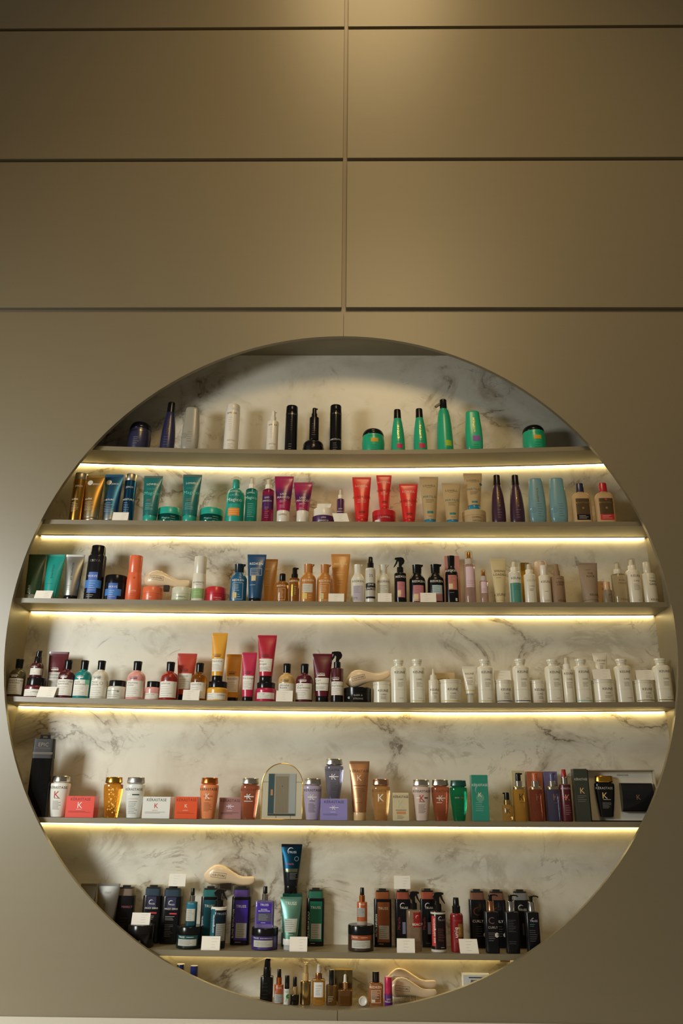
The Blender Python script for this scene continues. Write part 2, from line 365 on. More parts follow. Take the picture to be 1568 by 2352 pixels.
def cd(row, x0, x1, yt, label, dep=.5, on=None, g='white price cards', rot=0.0, lines=4, side=0.0):
    """folded tent card with a few lines of small print"""
    it = place(row, x0, x1, yt, dep, on, 1, .5, ad=.012); H, a = it.H, it.a; m = MB(); t = .0007; b = .011
    sh = side*H
    for sg in (-1, 1):
        A = [(-a, sg*b, 0), (a, sg*b, 0), (a + sh, 0, H), (-a + sh, 0, H)]
        m.add(A + [(x, y + (t if sg < 0 else -t), z) for x, y, z in A], [(0, 1, 2, 3), (7, 6, 5, 4), (0, 4, 5, 1), (1, 5, 6, 2), (2, 6, 7, 3), (3, 7, 4, 0)], 'ECE7DBp')
    xs0 = random.choice((-.45, -.3, .0, .1)); c = b/math.hypot(b, H)
    for q in range(lines):
        z = H*(.82 - .62*q/max(1, lines - 1)); w = random.uniform(.35, .6) if q else .75; h = .00035
        P = []
        for zz in (z - h, z + h):
            for xx in (xs0*a, min(.9, xs0 + w)*a): P.append((xx + sh*zz/H, -b*(1 - zz/H) - .0005, zz))
        m.add(P, [(0, 1, 3, 2)], 'A39E96i')
    o = m.obj('price_card', None, (it.X, it.Y, it.zb), sharp=None); o.rotation_euler = (0, -math.atan(it.sl), rot); tag(o, label, 'price card', g); it.root = o
    return it
def tops(it, kind, zf, wn, mat, mat2=None, d=-1):
    """pump, mist, trigger or dropper fitting above the body; d = which way the nozzle points"""
    r, H, a = it.root, it.H, it.a; z0 = zf*H; h = H - z0; w = wn*a
    def cylp(nm, prof, mt, n=2, seg=24, sharp=38):
        m = MB(); m.loft([(z0 + z*h, q*w, q*w) for z, q in prof], mt, n, seg); return m.obj(nm, r, sharp=sharp)
    if kind == 'pump':                        # treatment pump with a small beak
        cylp('collar', [(-.03, 1), (.38, 1), (.40, .9)], mat2 or mat)
        m = MB(); m.loft([(z0 + z*h, q*w, q*w) for z, q in ((.38, .78), (.86, .74), (.97, .70), (1, .6))], mat, 2)
        q = m.obj('pump_head', r); m = MB(); m.box(min(d*.3, d*1.15)*w, max(d*.3, d*1.15)*w, -.26*w, .26*w, z0 + .86*h, z0 + .985*h, mat); m.obj('nozzle', q)
    elif kind == 'beak':                      # smooth cone pump, slanted top
        cylp('collar', [(-.02, 1.0), (.45, .92), (.5, .85)], mat2 or mat)
        m = MB(); m.loft([(z0 + z*h, q*w, q*w, ox*w) for z, q, ox in ((.48, .80, 0), (.82, .72, 0), (.93, .74, .06*d), (1, .5, .3*d))], mat, 2); m.obj('pump_head', r)
    elif kind == 'mist':                      # spray button under a clear dome
        cylp('collar', [(-.03, 1), (.36, 1), (.40, .92)], mat2 or mat)
        cylp('spray_button', [(.38, .66), (.62, .60), (.85, .52), (.90, .46)], mat)
        cylp('clear_overcap', [(.36, .98), (.90, .96), (.97, .9), (1, .7)], CLEAR)
    elif kind == 'cap2':                      # two-stage black mist cap
        cylp('collar', [(-.03, 1), (.44, 1), (.46, .9)], mat2 or mat)
        cylp('spray_cap', [(.44, .80), (.97, .70), (1, .62)], mat)
    elif kind == 'plain': cylp('cap', [(-.03, .96), (0, 1), (.97, .97), (1, .9)], mat)
    elif kind == 'trig':
        cylp('collar', [(-.03, 1), (.33, .96), (.36, .8)], mat2 or mat)
        z1 = z0 + .34*h; k = h*.66; q = w*1.62
        hd = [(-.30, 0), (.30, 0), (.34, .22), (.72, .40), (.86, .64), (.62, .93), (.15, 1.0), (-.5, .98), (-.95, .93), (-1.02, .78), (-.5, .72), (-.25, .5)]
        lv = [(-.66, .74), (-.36, .72), (-.50, .42), (-1.12, -.02), (-1.22, .04), (-.86, .42)]
        m = MB(); m.prism([(-d*x*q, z1 + z*k) for x, z in hd], -.42*w, .42*w, mat); o = m.obj('spray_head', r); bv = o.modifiers.new('round', 'BEVEL'); bv.width = .14*w; bv.segments = 3; bv.limit_method = 'ANGLE'
        m = MB(); m.prism([(-d*x*q, z1 + z*k) for x, z in lv], -.26*w, .26*w, mat); o = m.obj('trigger', o); bv = o.modifiers.new('round', 'BEVEL'); bv.width = .08*w; bv.segments = 2
    elif kind == 'lotion':                    # metal collar, stem and long flat nozzle
        cylp('collar', [(-.03, 1.0), (.02, 1.04), (.06, .98), (.58, .95), (.60, .85)], mat2 or mat)
        cylp('stem', [(.58, .50), (.9, .50)], mat)
        m = MB(); m.loft([(z0 + z*h, q*w, q*w) for z, q in ((.86, .56), (.97, .60), (1, .54))], mat, 2); q = m.obj('pump_head', r); m = MB()
        m.tube([(d*x*w, 0, z0 + z*h) for x, z in ((.2, .95), (1.0, .965), (1.7, .95), (2.15, .88))], .19*w, mat, 10); m.obj('nozzle', q)
    elif kind == 'drop':
        cylp('collar', [(-.02, 1), (.45, 1), (.47, .8)], mat2 or mat)
        cylp('dropper_bulb', [(.45, .66), (.62, .60), (.85, .56), (.95, .44), (1, .24)], mat)
    elif kind == 'nozzle':
        cylp('nozzle', [(-.02, 1), (.05, .98), (.42, .90), (.45, .5), (.6, .34), (.98, .22), (1, .14)], mat)
def sp(row, x0, x1, yt, ybt, label, body, kind, mat, mat2=None, wn=.5, dec=(), dep=1.5, on=None, g=None, rnd=.06, n=2.0, dr=.9, d=-1, name=None, base=None, neck=None, rot=0.0, rf=.3):
    it = place(row, x0, x1, yt, dep, on, dr, rf); nm = name or {'trig': 'spray_bottle', 'mist': 'spray_bottle', 'cap2': 'spray_bottle', 'drop': 'dropper_bottle', 'plain': 'bottle', 'nozzle': 'applicator_bottle'}.get(kind, 'pump_bottle')
    r = root(it, nm, label, nm.replace('_', ' '), g, rot); H, a, b = it.H, it.a, it.b
    zf = (at((x0 + x1)/2, ybt, it.Y - .5*b).z - it.zb)/H; it.zf = zf
    prof = [(0, .93), (.008, .98), (.02, 1), (zf - rnd, 1)] + rs(zf - rnd, 1, zf - .004, wn*1.02)[1:] + [(zf, wn)]
    lv = lev(prof, H, a, b); m = MB(); m.loft(lv, body, n, 32); m.obj('body', r)
    if base: z1, mt = base; m = MB(); m.loft([(0.002*H, .96*a, .96*b), (.004*H, 1.012*a, 1.012*b), (z1*H, 1.012*a, 1.012*b), (z1*H + .0006, .97*a, .97*b)], mt, n, 32); m.obj('base', r)
    if neck: z0, z1, mt = neck; m = MB(); m.loft([(z0*H, 1.012*a, 1.012*b), (z1*H, 1.012*a, 1.012*b), (z1*H + .003, .9*a, .9*b)], mt, n, 32); m.obj('shoulder', r)
    tops(it, kind, zf, wn, mat, mat2, d)
    decal(it, lv, n, dec)
    return it
def brush(row, x0, x1, y0, y1, label, base, dep, tilt=0.0, g='cream detangling brushes', flip=1, Lpx=None, zup=0.0, br=(.14, .56)):
    """one-piece detangling brush lying on its bristle side: egg-shaped head flowing into a curved handle"""
    Y = YF + dep*.01 + .03; p = at((x0 + x1)/2, (y0 + y1)/2, Y); k = mpp(p); L = (Lpx or (x1 - x0))*k
    r = bpy.data.objects.new('hair_brush', None); COL.objects.link(r); r.location = (p.x, Y, base); r.rotation_euler = (0, -tilt, 0); tag(r, label, 'hair brush', g)
    sec = [(0, .42, .02), (.015, .42, .09), (.05, .41, .20), (.11, .43, .30), (.19, .47, .37), (.28, .49, .385), (.38, .48, .35), (.48, .43, .285), (.58, .36, .225), (.68, .28, .19), (.78, .245, .175), (.88, .25, .17), (.95, .27, .155), (.985, .285, .12), (1, .29, .04)]
    hh = L*.47; m = MB(); lv = []
    for t, c, h in sec: lv.append(((t - .5)*L*flip, h*hh, min(.030, h*hh*.62), c*hh + .0, 0))
    if flip < 0: lv = lv[::-1]
    zmin = min(q[3] - q[1] for q in lv); lv = [(q[0], q[1], q[2], q[3] - zmin + zup, 0) for q in lv]
    m.loft(lv, 'DCC4A0', 2.2, 28, axis='x'); m.obj('handle_shell', r)
    m = MB()
    for i in range(16 if br else 0):
        for j in range(3):
            x = (br[0] - .5 + (br[1] - br[0])*i/15)*L*flip; zt = .10*hh - zmin + zup
            m.loft([(zt - .022 - .004*(j == 1), .0008, .0008, x, (j - 1)*.008), (zt + .03, .0014, .0014, x, (j - 1)*.008)], '3A2E22', 2, 6)
    if br: m.obj('bristles', r, sharp=None)
    # shop stamp on the head: a thin frame with lettering
    m = MB(); s = 1.0; cx_, cz_ = (-.20*L*flip, .47*hh - zmin + zup); ang = math.radians(-6 if abs(tilt) < .05 else -2)
    def sput(u, v):
        x = cx_ + u*math.cos(ang) - v*math.sin(ang); z = cz_ + u*math.sin(ang) + v*math.cos(ang); t = x/L*flip + .5
        for A, B in zip(sec, sec[1:]):
            if A[0] <= t <= B[0]:
                f = (t - A[0])/(B[0] - A[0]); c = A[1] + f*(B[1] - A[1]); h = A[2] + f*(B[2] - A[2]); break
        zz = (z - (c*hh - zmin + zup))/(h*hh); b = min(.030, h*hh*.62)
        return (x, -b*(1 - min(.99, abs(zz))**2.2)**(1/2.2) - .0007, z)
    V, Fs, w = glyphs('12.B STORE'); tw = .24*L; q = tw/w
    m.add([sput(u*q - tw/2, v*q*1.1 - q*.55) for u, v in V], Fs, '4A3E30i')
    bw_, bh_, t = tw*.60, q*1.25, .0006
    for (u0, u1, v0, v1) in ((-bw_, bw_, -bh_ - t, -bh_ + t), (-bw_, bw_, bh_ - t, bh_ + t), (-bw_ - t, -bw_ + t, -bh_, bh_), (bw_ - t, bw_ + t, -bh_, bh_)):
        nx = 10; PV = [sput(u0 + (u1 - u0)*i/nx, v) for v in (v0, v1) for i in range(nx+1)]
        m.add(PV, [(i, i+1, nx+2+i, nx+1+i) for i in range(nx)], '4A3E30i')
    m.obj('stamp', r, sharp=None)
    return r
# ---------------------------------------------------------------- the setting
WALLC = '7B7159w'
def plain(name, x0, x1, y0, y1, z0, z1, mat, parent=None):
    m = MB(); m.box(x0, x1, y0, y1, z0, z1, mat); return m.obj(name, parent, sharp=None)
struct(plain('floor', -5, 5, -6.5, .6, -.05, 0, 'C2B6A0m'))
wf = bpy.data.objects.new('wall_front', None); COL.objects.link(wf); struct(wf)
XS, TK = .0071, .024                          # seam between the panels, panel thickness
ZP = 2.542 + ZO; DZ = 1.0425
def holed(sgn):
    """lower panel with its half of the round opening"""
    n = 72; m = MB(); xo = sgn*3.2; xi = XS + sgn*.0012; z0, z1 = .02, ZP
    pi_, po = [], []
    for q in range(n+1):
        t = math.pi/2 - sgn*math.pi*q/n
        pi_.append((RC*math.cos(t) if 0 < q < n else xi, CZ + RC*math.sin(t)))
    for x, z in pi_:                          # matching points on the panel's rectangle
        dx, dz = x - xi, z - CZ
        s = min((abs((xo - xi)/dx) if abs(dx) > 1e-6 else 1e9), ((z1 - CZ)/dz if dz > 1e-6 else 1e9), ((z0 - CZ)/dz if dz < -1e-6 else 1e9))
        po.append((xi + dx*s, CZ + dz*s))
    V = []
    for y in (0, TK):
        V += [(x, y, z) for x, z in pi_] + [(x, y, z) for x, z in po]
    k = n+1; Fs = []
    corners = []
    for q in range(n):
        Fs.append((q, q+1, k+q+1, k+q)); Fs.append((2*k+q, 3*k+q, 3*k+q+1, 2*k+q+1))
        Fs.append((q, 2*k+q, 2*k+q+1, q+1)); Fs.append((k+q, k+q+1, 3*k+q+1, 3*k+q))
    for q in (0, n): Fs.append((q, k+q, 3*k+q, 2*k+q))
    m.add(V, Fs, WALLC); o = m.obj('panel', wf, sharp=30)
    # corner fillers: triangles the radial sweep leaves at the rectangle corners
    m2 = MB()
    for q in range(n):
        (xa, za), (xb, zb) = po[q], po[q+1]
        if abs(xa - xb) > 1e-6 and abs(za - zb) > 1e-6:
            cx = xo; cz = z1 if za > CZ else z0
            m2.prism([(xa, za), (xb, zb), (cx, cz)], 0, TK, WALLC)
    if m2.v:
        b = m2; base = MB(); base.v = [tuple(v.co) for v in o.data.vertices] + b.v; off = len(o.data.vertices)
        base.f = [tuple(p.vertices) for p in o.data.polygons] + [tuple(off + j for j in f) for f in b.f]; base.i = [0]*len(base.f); base.m = [M(WALLC)]
        old = o.data; bpy.data.objects.remove(o); base.obj('panel', wf, sharp=30)
holed(-1); holed(1)
for k in range(4):                            # upper panels with open joints
    zlo = ZP + k*DZ + (.0335 if k == 0 else .0262); zhi = ZP + (k+1)*DZ
    for sgn in (-1, 1):
        x0 = XS + sgn*.0125; x1 = sgn*3.2
        m = MB(); m.box(min(x0, x1), max(x0, x1), 0, TK, zlo, zhi, WALLC); o = m.obj('panel', wf, sharp=None)
        bv = o.modifiers.new('edges', 'BEVEL'); bv.width = .0015; bv.segments = 2
m = MB(); m.box(-3.2, 3.2, TK + .001, .045, CEIL + .02, ZP + 4*DZ, '7A6C55w'); m.obj('backing_board', wf, sharp=None)
m = MB(); m.box(-.10, .10, TK + .001, .045, .02, ZFLOOR - .02, '5B503Fw'); m.obj('backing_board', wf, sharp=None)
# the niche behind the round opening
wbk = plain('wall_back', -NW - .02, NW + .02, YB, YB + .03, ZFLOOR - .02, CEIL + .02, marble()); struct(wbk)
struct(plain('wall_left', -NW - .02, -NW, TK + .001, YB, ZFLOOR - .02, CEIL, WALLC)); struct(plain('wall_right', NW, NW + .02, TK + .001, YB, ZFLOOR - .02, CEIL, WALLC))
struct(plain('ceiling', -NW - .02, NW + .02, TK + .001, YB, CEIL, CEIL + .02, WALLC)); struct(plain('trim_1', -NW, NW, TK + .001, YB, ZFLOOR - .02, ZFLOOR, WALLC))
# counter below the opening
ZC = -.90 + ZO
ct = bpy.data.objects.new('counter', None); COL.objects.link(ct); tag(ct, 'pale cream counter top running along the foot of the wall', 'counter')
o = plain('countertop', -3.1, 3.1, -.60, -.002, ZC - .04, ZC, 'FAF5E8', ct); bv = o.modifiers.new('edges', 'BEVEL'); bv.width = .003; bv.segments = 2
plain('cabinet_base', -3.05, 3.05, -.55, -.004, 0, ZC - .04, '7B7159w', ct)
# shelves with a light strip along the back of the underside
led = emit('warm_led', LED_COL, LED_PW)
SLAB = ['topmost shelf, sagging in the middle, with few well spaced bottles', 'second shelf from the top, with red tubes near its middle', 'third shelf from the top, holding copper, black and white bottles',
        'fourth shelf from the top, with a long row of white bottles on its right', 'fifth shelf from the top, with boxed jars and a gold arched frame', 'lowest hanging shelf, crowded with black bottles']
for k in range(6):
    r = bpy.data.objects.new('shelf', None); COL.objects.link(r); tag(r, 'taupe ' + SLAB[k], 'shelf', 'taupe shelves with light strips')
    n = 40; V = []
    xs = [-NW + 2*NW*q/n for q in range(n+1)]
    for y in (YF, YB):
        for d in (0, -TH): V += [(x, y, zs(k+1, x) + d) for x in xs]
    c = n+1; Fs = []
    for q in range(n):
        Fs += [(c+q, c+q+1, q+1, q), (q, q+1, 2*c+q+1, 2*c+q), (3*c+q, 3*c+q+1, c+q+1, c+q), (2*c+q, 2*c+q+1, 3*c+q+1, 3*c+q)]
    Fs += [(0, 2*c, 3*c, c), (n, c+n, 3*c+n, 2*c+n)]
    m = MB(); m.add(V, Fs, WALLC); m.obj('board', r, sharp=30)
    x0, x1 = -NW + .012, NW - .012; xs2 = [x0 + (x1 - x0)*q/n for q in range(n+1)]; m = MB(); V = []
    for y in (YB - .012, YB - .001):
        for d in (-TH - .0002, -TH - .004): V += [(x, y, zs(k+1, x) + d) for x in xs2]
    m.add(V, [f for f in Fs if True], 'EDE6D2p'); b = m.mi(led)
    for j, f in enumerate(m.f):               # only the lower face of the strip gives light
        if all(t in range(c, 2*c) or t in range(3*c, 4*c) for t in f): m.i[j] = b
    m.obj('light_strip', r, sharp=None)
# ---------------------------------------------------------------- printed designs
INK, WHT, GLD, SLV = '3E3A34i', 'EFEBE0i', 'C9A25Ak', 'BDB9B0k'
PAP = 'E3E0D6p'
def lor(t1, t2=None, tx=WHT, z0=.07, z1=.48, lz=None, xl=-.93, xr=.93, pap=PAP, ts=4.6):
    lz = lz or z1 + .085
    d = [('T', "L'ORÉAL", -.12, lz, 3.6, tx), ('Q', -.48, .28, lz - .045, lz - .025, tx), ('P', xl, xr, z0, z1, pap), ('T', t1, xl + .2, z1 - .05, ts, INK, 'l')]
    zz = z1 - .05
    if t2: zz -= .06; d.append(('T', t2, xl + .2, zz, ts, INK, 'l'))
    return d + [('L', xl + .2, .55, z0 + .02, zz - .06, 5, '8A867Ei')]
def keu(sub='9A968Ci', line='B9B49Ci', x=.12, band=None):
    d = [('T', 'KEUNÉ', x, .695, 5.6, '4C4840i'), ('T', 'CARE', x + .05, .53, 3.8, '8C887Ei'), ('L', x - .3, x + .5, .36, .47, 4, '7C786Ei'), ('P', -.97, .97, .296, .300, 'C9C4B4i')]
    if band: d.append(('P', -.985, .985, .045, .062, band))
    return d + [('L', x - .1, x + .5, .09, .12, 1, '8C887Ei')]
def keuj(band=None, x=.15):
    d = [('T', 'KEUNÉ', x, .58, 5.4, '4C4840i'), ('T', 'CARE', x + .02, .40, 3.8, '8C887Ei'), ('L', x - .3, x + .4, .17, .32, 3, '7C786Ei')]
    if band: d.append(('P', -.985, .985, .075, .11, band))
    return d
def red(tx=WHT, lab=None, ink=None, box=True, z=.56, s=5.0):
    d = [('T', 'REDKEN', 0, z, s, tx)]
    if lab: d.append(('P', -.62, .62, .07, .49, lab))
    ink = ink or tx
    d += [('L', -.5, .35, .27, .46, 5, ink)]
    if box: d += [('F', -.62, .62, .07, .49, ink), ('P', -.55, -.08, .10, .24, 'D8C68Cp'), ('L', -.48, -.15, .12, .22, 2, INK)]
    return d
def ker(tx='3A352Ei', kc='E9E6DEi', bar=True, sub=True, ks=13, barc=None, small='4A4640i', kx=0):
    kc = kc[:6] + 'i'; d = [('T', 'KÉRASTASE', 0, .715, 5.4, tx)]
    if bar: d.append(('Q', -.5, .5, .535, .56, barc or kc))
    d.append(('T', 'K', kx, .55, ks, kc))
    if sub: d += [('Q', -.3, .3, .452, .462, small), ('L', -.42, .45, .18, .40, 7, small)]
    return d
def kbox(tx, kc, small, bar=True, ks=11):
    kc = kc[:6] + 'i'; d = [('T', 'KÉRASTASE', 0, .86, 6.2, tx)]
    if bar: d.append(('Q', -.34, .34, .575, .61, kc))
    return d + [('T', 'K', 0, .59, ks, kc), ('L', -.28, .3, .36, .40, 1, kc), ('L', -.8, .8, .22, .32, 2, small)]
def tru(vert, name='TRUSS', c=None, lab='B9BAB2p', lz=(.12, .36), vx=-.74, arc=False, tz=.655):
    d = []
    if c: d += [('P', -.60, .78, .08, .76, c)]
    d += [('T', name, .05, tz, 5.6, WHT)]
    if arc: d.append(('A', -.12, tz + .02, .38, WHT))
    if vert: d.append(('T', vert, vx, .36, 4.2, WHT, 'v'))
    if lab: d += [('P', -.42, .70, lz[0], lz[1], lab), ('L', -.34, .55, lz[0] + .01, lz[1] - .01, 6, '55544Ei')]
    return d + [('L', -.45, .2, .035, .065, 1, WHT)]
def low(word, wc, tx, z=.42):
    return [('T', 'LOWELL', .0, .80, 5.2, tx), ('L', -.3, .3, .745, .765, 1, tx), ('T', word, 0, z + .06, 5.6, wc), ('L', -.42, .5, z - .08, z + .01, 3, tx), ('P', -.45, .45, .205, .25, wc), ('L', -.2, .3, .13, .16, 1, tx)]
W1 = 'E4DFD2'                                  # white plastic
# ---------------------------------------------------------------- top shelf
gT = 'green bottles of one range on the top shelf'
jr(1, 293, 345, 968, 'low navy jar with a dark domed lid at the left end of the top shelf', '2B2B45', '14141C', [('T', 'ANEETHUN', 0, .66, 4, 'A08A58k'), ('L', -.3, .3, .2, .45, 4, 'A9A7B0i')], .24, 'dome', 4)
bt('slim', 1, 367, 400, 922.5, 'slim navy bottle with black cap and upright gold lettering beside the low navy jar', '27274A', '121216', [('T', 'ANEETHUN', 0, .48, 5.5, GLD, 'v'), ('L', -.4, .4, .1, .3, 4, '6E6E86i')], 4, rf=.1)
bt('egg', 1, 416, 456, 935.5, 'grey conditioner bottle standing on its black cap on the top shelf', '9A978A', '17171A', [('L', -.25, .5, .2, .45, 5, '5A5850i'), ('O', -.62, .35, .34, '8D8A7E')], 4)
bt('cyl', 1, 514, 547, 929, 'tall white cylindrical bottle with a pale blue feather print on the top shelf', W1, 'DCD7CA', [('T', 'AMITEA', 0, .80, 4.6, 'B29B60k'), ('L', -.4, .15, .42, .72, 7, '9FB6C4i'), ('T', 'AMITEA', .1, .24, 3.6, 'A9A48Ei'), ('L', -.3, .5, .05, .18, 4, '9A968Ai')], 4)
sp(1, 611.6, 638, 942, 965, 'white pump bottle with a pale blue feather print on the top shelf', W1, 'pump', 'E2DDD0', None, .52, [('T', 'AMITEA', .05, .64, 3.8, 'B29B60k'), ('L', -.4, .2, .33, .6, 6, '9FB6C4i'), ('T', 'AMITEA', .1, .2, 3.2, 'A9A48Ei'), ('L', -.3, .4, .05, .14, 3, '9A968Ai')], 4, rnd=.04, d=1)
bt('cyl', 1, 654, 682, 932, 'tall black cylinder bottle with a faint pink smoke print, left of the stacked black pump', '131214', '0E0D0E', [('T', 'AMITEA', .1, .81, 4.2, SLV), ('L', -.1, .3, .45, .7, 6, '6A4A58i'), ('L', -.3, .3, .06, .2, 3, 'AAA69Ei')], 4)
jb = jr(1, 694.5, 743.6, 1010, 'low black jar under a small black pump bottle on the top shelf', '141216', '0F0E10', [('T', 'N', 0, .4, 4, 'C9A28Ak'), ('L', -.6, -.2, .2, .5, 3, '4A3A4Ai')], .30, 'dome', 4)
sp(1, 710, 732, 936, 957, 'small black pump bottle standing on top of the low black jar', '141114', 'pump', '100F10', None, .60, [('L', -.4, .4, .1, .5, 6, '8C7A6Ai')], 4 + 2, on=jb, rnd=.03, d=1)
bt('cyl', 1, 757, 784, 930.5, 'tall black cylinder bottle with white lettering, right of the stacked black pump', '121112', '0D0C0D', [('T', 'AMITEA', .1, .81, 4.2, SLV), ('T', 'ABSOLUTE', .05, .28, 3.8, WHT), ('L', -.4, .4, .05, .22, 4, 'AAA69Ei')], 4)
it = place(1, 786, 797, 1030, 5, None, 1, .5, ad=.03); o = plain('price_card', -it.a, it.a, -.03, .03, 0, .001, 'ECE7DBp'); o.location = (it.X, it.Y, it.zb); tag(o, 'white card lying flat beside the tall black bottle on the top shelf', 'price card', 'white price cards')
jg = [('T', 'ANEETHUN', .02, .66, 3.4, '178A62'), ('P', -.22, .42, .42, .56, 'D9A62Ai'), ('L', -.2, .4, .1, .34, 3, '14624Ai')]
jr(1, 831, 883, 983.6, 'green jar with black lid and yellow tag, between the black bottles and the green bottles', '23AE82', '141414', jg, .24, 'dome', 4, g=gT)
def gslim(x0, x1, yt, lab, pc, **k): return bt('slim', 1, x0, x1, yt, lab, '23AB80', '151515', [('T', 'ANEETHUN', .05, .47, 5, 'D8C27Ak', 'v'), ('P', -.25, .62, .10, .20, pc), ('L', -.2, .4, .22, .27, 2, '14624Ai')], 4, g=gT, rf=.1, **k)
gslim(898.7, 930, 939, 'slim green bottle with a pink tag, first to the right of the green jar', 'C8325Ai')
gslim(950, 981, 937, 'slim green bottle with a pink tag, right beside the tall green sprayer', 'C8325Ai')
it = sp(1, 1004.5, 1041, 915.6, 936, 'tall green bottle with black spout and lime tag, tallest on the top shelf', '23AB80', 'plain', '141414', None, .44, [('P', -.05, .72, .12, .22, 'A5C832i'), ('L', .0, .5, .05, .1, 2, '14624Ai')], 4, g=gT, rnd=.72, name='spray_bottle', rf=.1)
m = MB(); q = it.zf*it.H; h = it.H - q; w = .44*it.a; m.prism([(-.6*w, q + .82*h), (-.6*w, q + .52*h), (-2.1*w, q + .18*h), (-2.5*w, q + .34*h)], -.35*w, .35*w, '141414'); m.obj('spout', it.root)
bt('egg', 1, 1069.5, 1109, 944, 'green conditioner bottle standing cap down with a purple tag', '25B083', '177A5C', [('T', 'ANEETHUN', 0, .64, 5, 'D8C27Ak', 'v'), ('P', -.25, .62, .26, .38, '8A5AA5i'), ('L', -.2, .5, .06, .2, 3, '14624Ai')], 4, g=gT)
jr(1, 1201, 1254, 975.6, 'green black-lidded jar with yellow tag, alone at the right end of the top shelf', '23AE82', '141414', jg, .22, 'dome', 4, g=gT)
# ---------------------------------------------------------------- second shelf
R = 2
gd = lambda *k: [('P', -.99, .99, .075 + .045*q, .122 + .045*q, m) for q, m in enumerate(k)]
d_j = lambda w: [('O', -.45, .83, .30, 'C9C2B0i'), ('T', 'JOICO', .25, .80, 4, WHT), ('T', w, -.3, .47, 4.2, WHT), ('L', -.65, .5, .22, .42, 6, 'CFC9BAi')]
bt('cyl', R, 162, 194, 1087, 'tall gold bottle with silver cap at the left end of the second shelf', 'B5883Ek', 'B9B2A0K', [('T', 'JOICO', .1, .72, 4, WHT), ('T', 'K-PAK', -.2, .45, 4, WHT), ('L', -.6, .4, .2, .4, 6, 'D8D0B8i')], 3)
tb(R, 199, 241, 1090, 'gold squeeze tube standing between the gold bottle and the blue tube', 'B08A48K', 'B9B2A0K', gd('B6AE9AK', 'B5A88CK', 'B4A27CK', 'B39A68K', 'B29258K') + d_j('K-PAK'), .07, .76, 2)
tb(R, 242, 284, 1088, 'blue to silver squeeze tube behind the price card', '3F7198K', 'B9B2A0K', gd('B0AEA4K', '9AA2A4K', '8497A2K', '6C8AA0K', '567E9CK') + d_j('MOISTURE'), .07, .76, 6)
bt('cyl', R, 281, 308, 1089, 'tall blue bottle with silver cap, right of the blue to silver tube', '2F6490k', 'B9B2A0K', [('T', 'JOICO', .1, .72, 4, WHT), ('T', 'MOISTURE', 0, .47, 4.6, WHT), ('L', -.6, .4, .18, .42, 7, 'C8D2D8i')], 4.5)
cd(R, 259, 295, 1176, 'white price card leaning at the foot of the blue to silver tube', .3)
gC = 'teal hair care set on the second shelf'
cac = [('T', 'LOWELL', .05, .81, 5, WHT), ('T', 'CACHO', .05, .70, 4.4, '49A79Ai'), ('T', 'Magico', .05, .61, 8.5, '5FC4B4i'), ('L', -.4, .3, .42, .48, 2, 'C98A4Ai'), ('L', -.45, .45, .24, .40, 4, 'C6DAD4i')]
tb(R, 331, 374, 1091, 'teal squeeze tube with an orange text band, left of the first teal jar', '166A68', '1FA08E', cac, .14, .73, 2, g=gC, grad='7A8884f')
jr(R, 362, 416, 1167, 'low teal jar between the two teal tubes', '148A80t', '1FA592', [('T', 'Magico', -.1, .33, 4.5, '9AD8CCi'), ('L', .3, .8, .1, .5, 3, 'B8D8C8i')], .42, '', 4, g=gC)
tb(R, 420.6, 464, 1088, 'teal squeeze tube with a pale blue text band, right of the first teal jar', '166A68', '1FA08E', cac, .14, .73, 2, g=gC, grad='7A8884f')
jr(R, 458, 511, 1168, 'low teal jar beside the big teal bottle with the orange label', '148A80t', '1FA592', [('T', 'Magico', -.1, .33, 4.5, '9AD8CCi'), ('L', .3, .8, .1, .5, 3, 'B8D8C8i')], .42, '', 4, g=gC)
it = sp(R, 518, 560, 1100, 1120, 'big teal bottle with an orange label and clear disc cap', '1D9E8C', 'plain', '1D9E8C', None, .40, [('P', -.62, .62, .42, .74, '157A70'), ('T', 'LOWELL', 0, .70, 4.4, WHT), ('T', 'CACHO', 0, .61, 4.2, '7FD0C0i'), ('T', 'Magico', 0, .51, 8.5, 'D8E8D8i'), ('P', -.62, .62, .15, .32, 'DE8A2Ai'), ('L', -.5, .5, .17, .30, 3, 'F0D8A8i')], 2, g=gC, rnd=.22, name='pump_bottle')
m = MB(); m.loft([(it.H*.93, it.a*.5, it.a*.5), (it.H*1.03, it.a*.58, it.a*.58), (it.H*1.06, it.a*.4, it.a*.4)], CLEAR); m.obj('clear_overcap', it.root)
sp(R, 562.5, 590, 1095, 1121, 'slim teal spray bottle with white button under a clear cap', '2EA89Ct', 'mist', 'E8E4DA', None, .52, [('T', 'LOWELL', 0, .64, 3.4, WHT), ('T', 'Magico', 0, .54, 7.5, 'A8DCCCi'), ('L', -.5, .6, .12, .42, 7, 'B8D8D0i')], 3, g=gC, rnd=.05)
gL = 'magenta and purple hair care set on the second shelf'
lis = [('T', 'LISO', 0, .60, 5, WHT), ('T', 'MÁGICO', 0, .53, 5, WHT), ('L', -.35, .35, .41, .47, 3, 'E0B8C8i'), ('L', -.35, .3, .30, .37, 3, 'E0B8C8i')]
fade = lambda z0, z1: [('P', -.99, .99, z0 + (z1 - z0)*q/9, z0 + (z1 - z0)*(q + 1)/9, m) for q, m in enumerate(('96164F', '82174F', '6C1850', '581850', '4A1850', '581850', '6C1850', '82174F', '96164F'))]
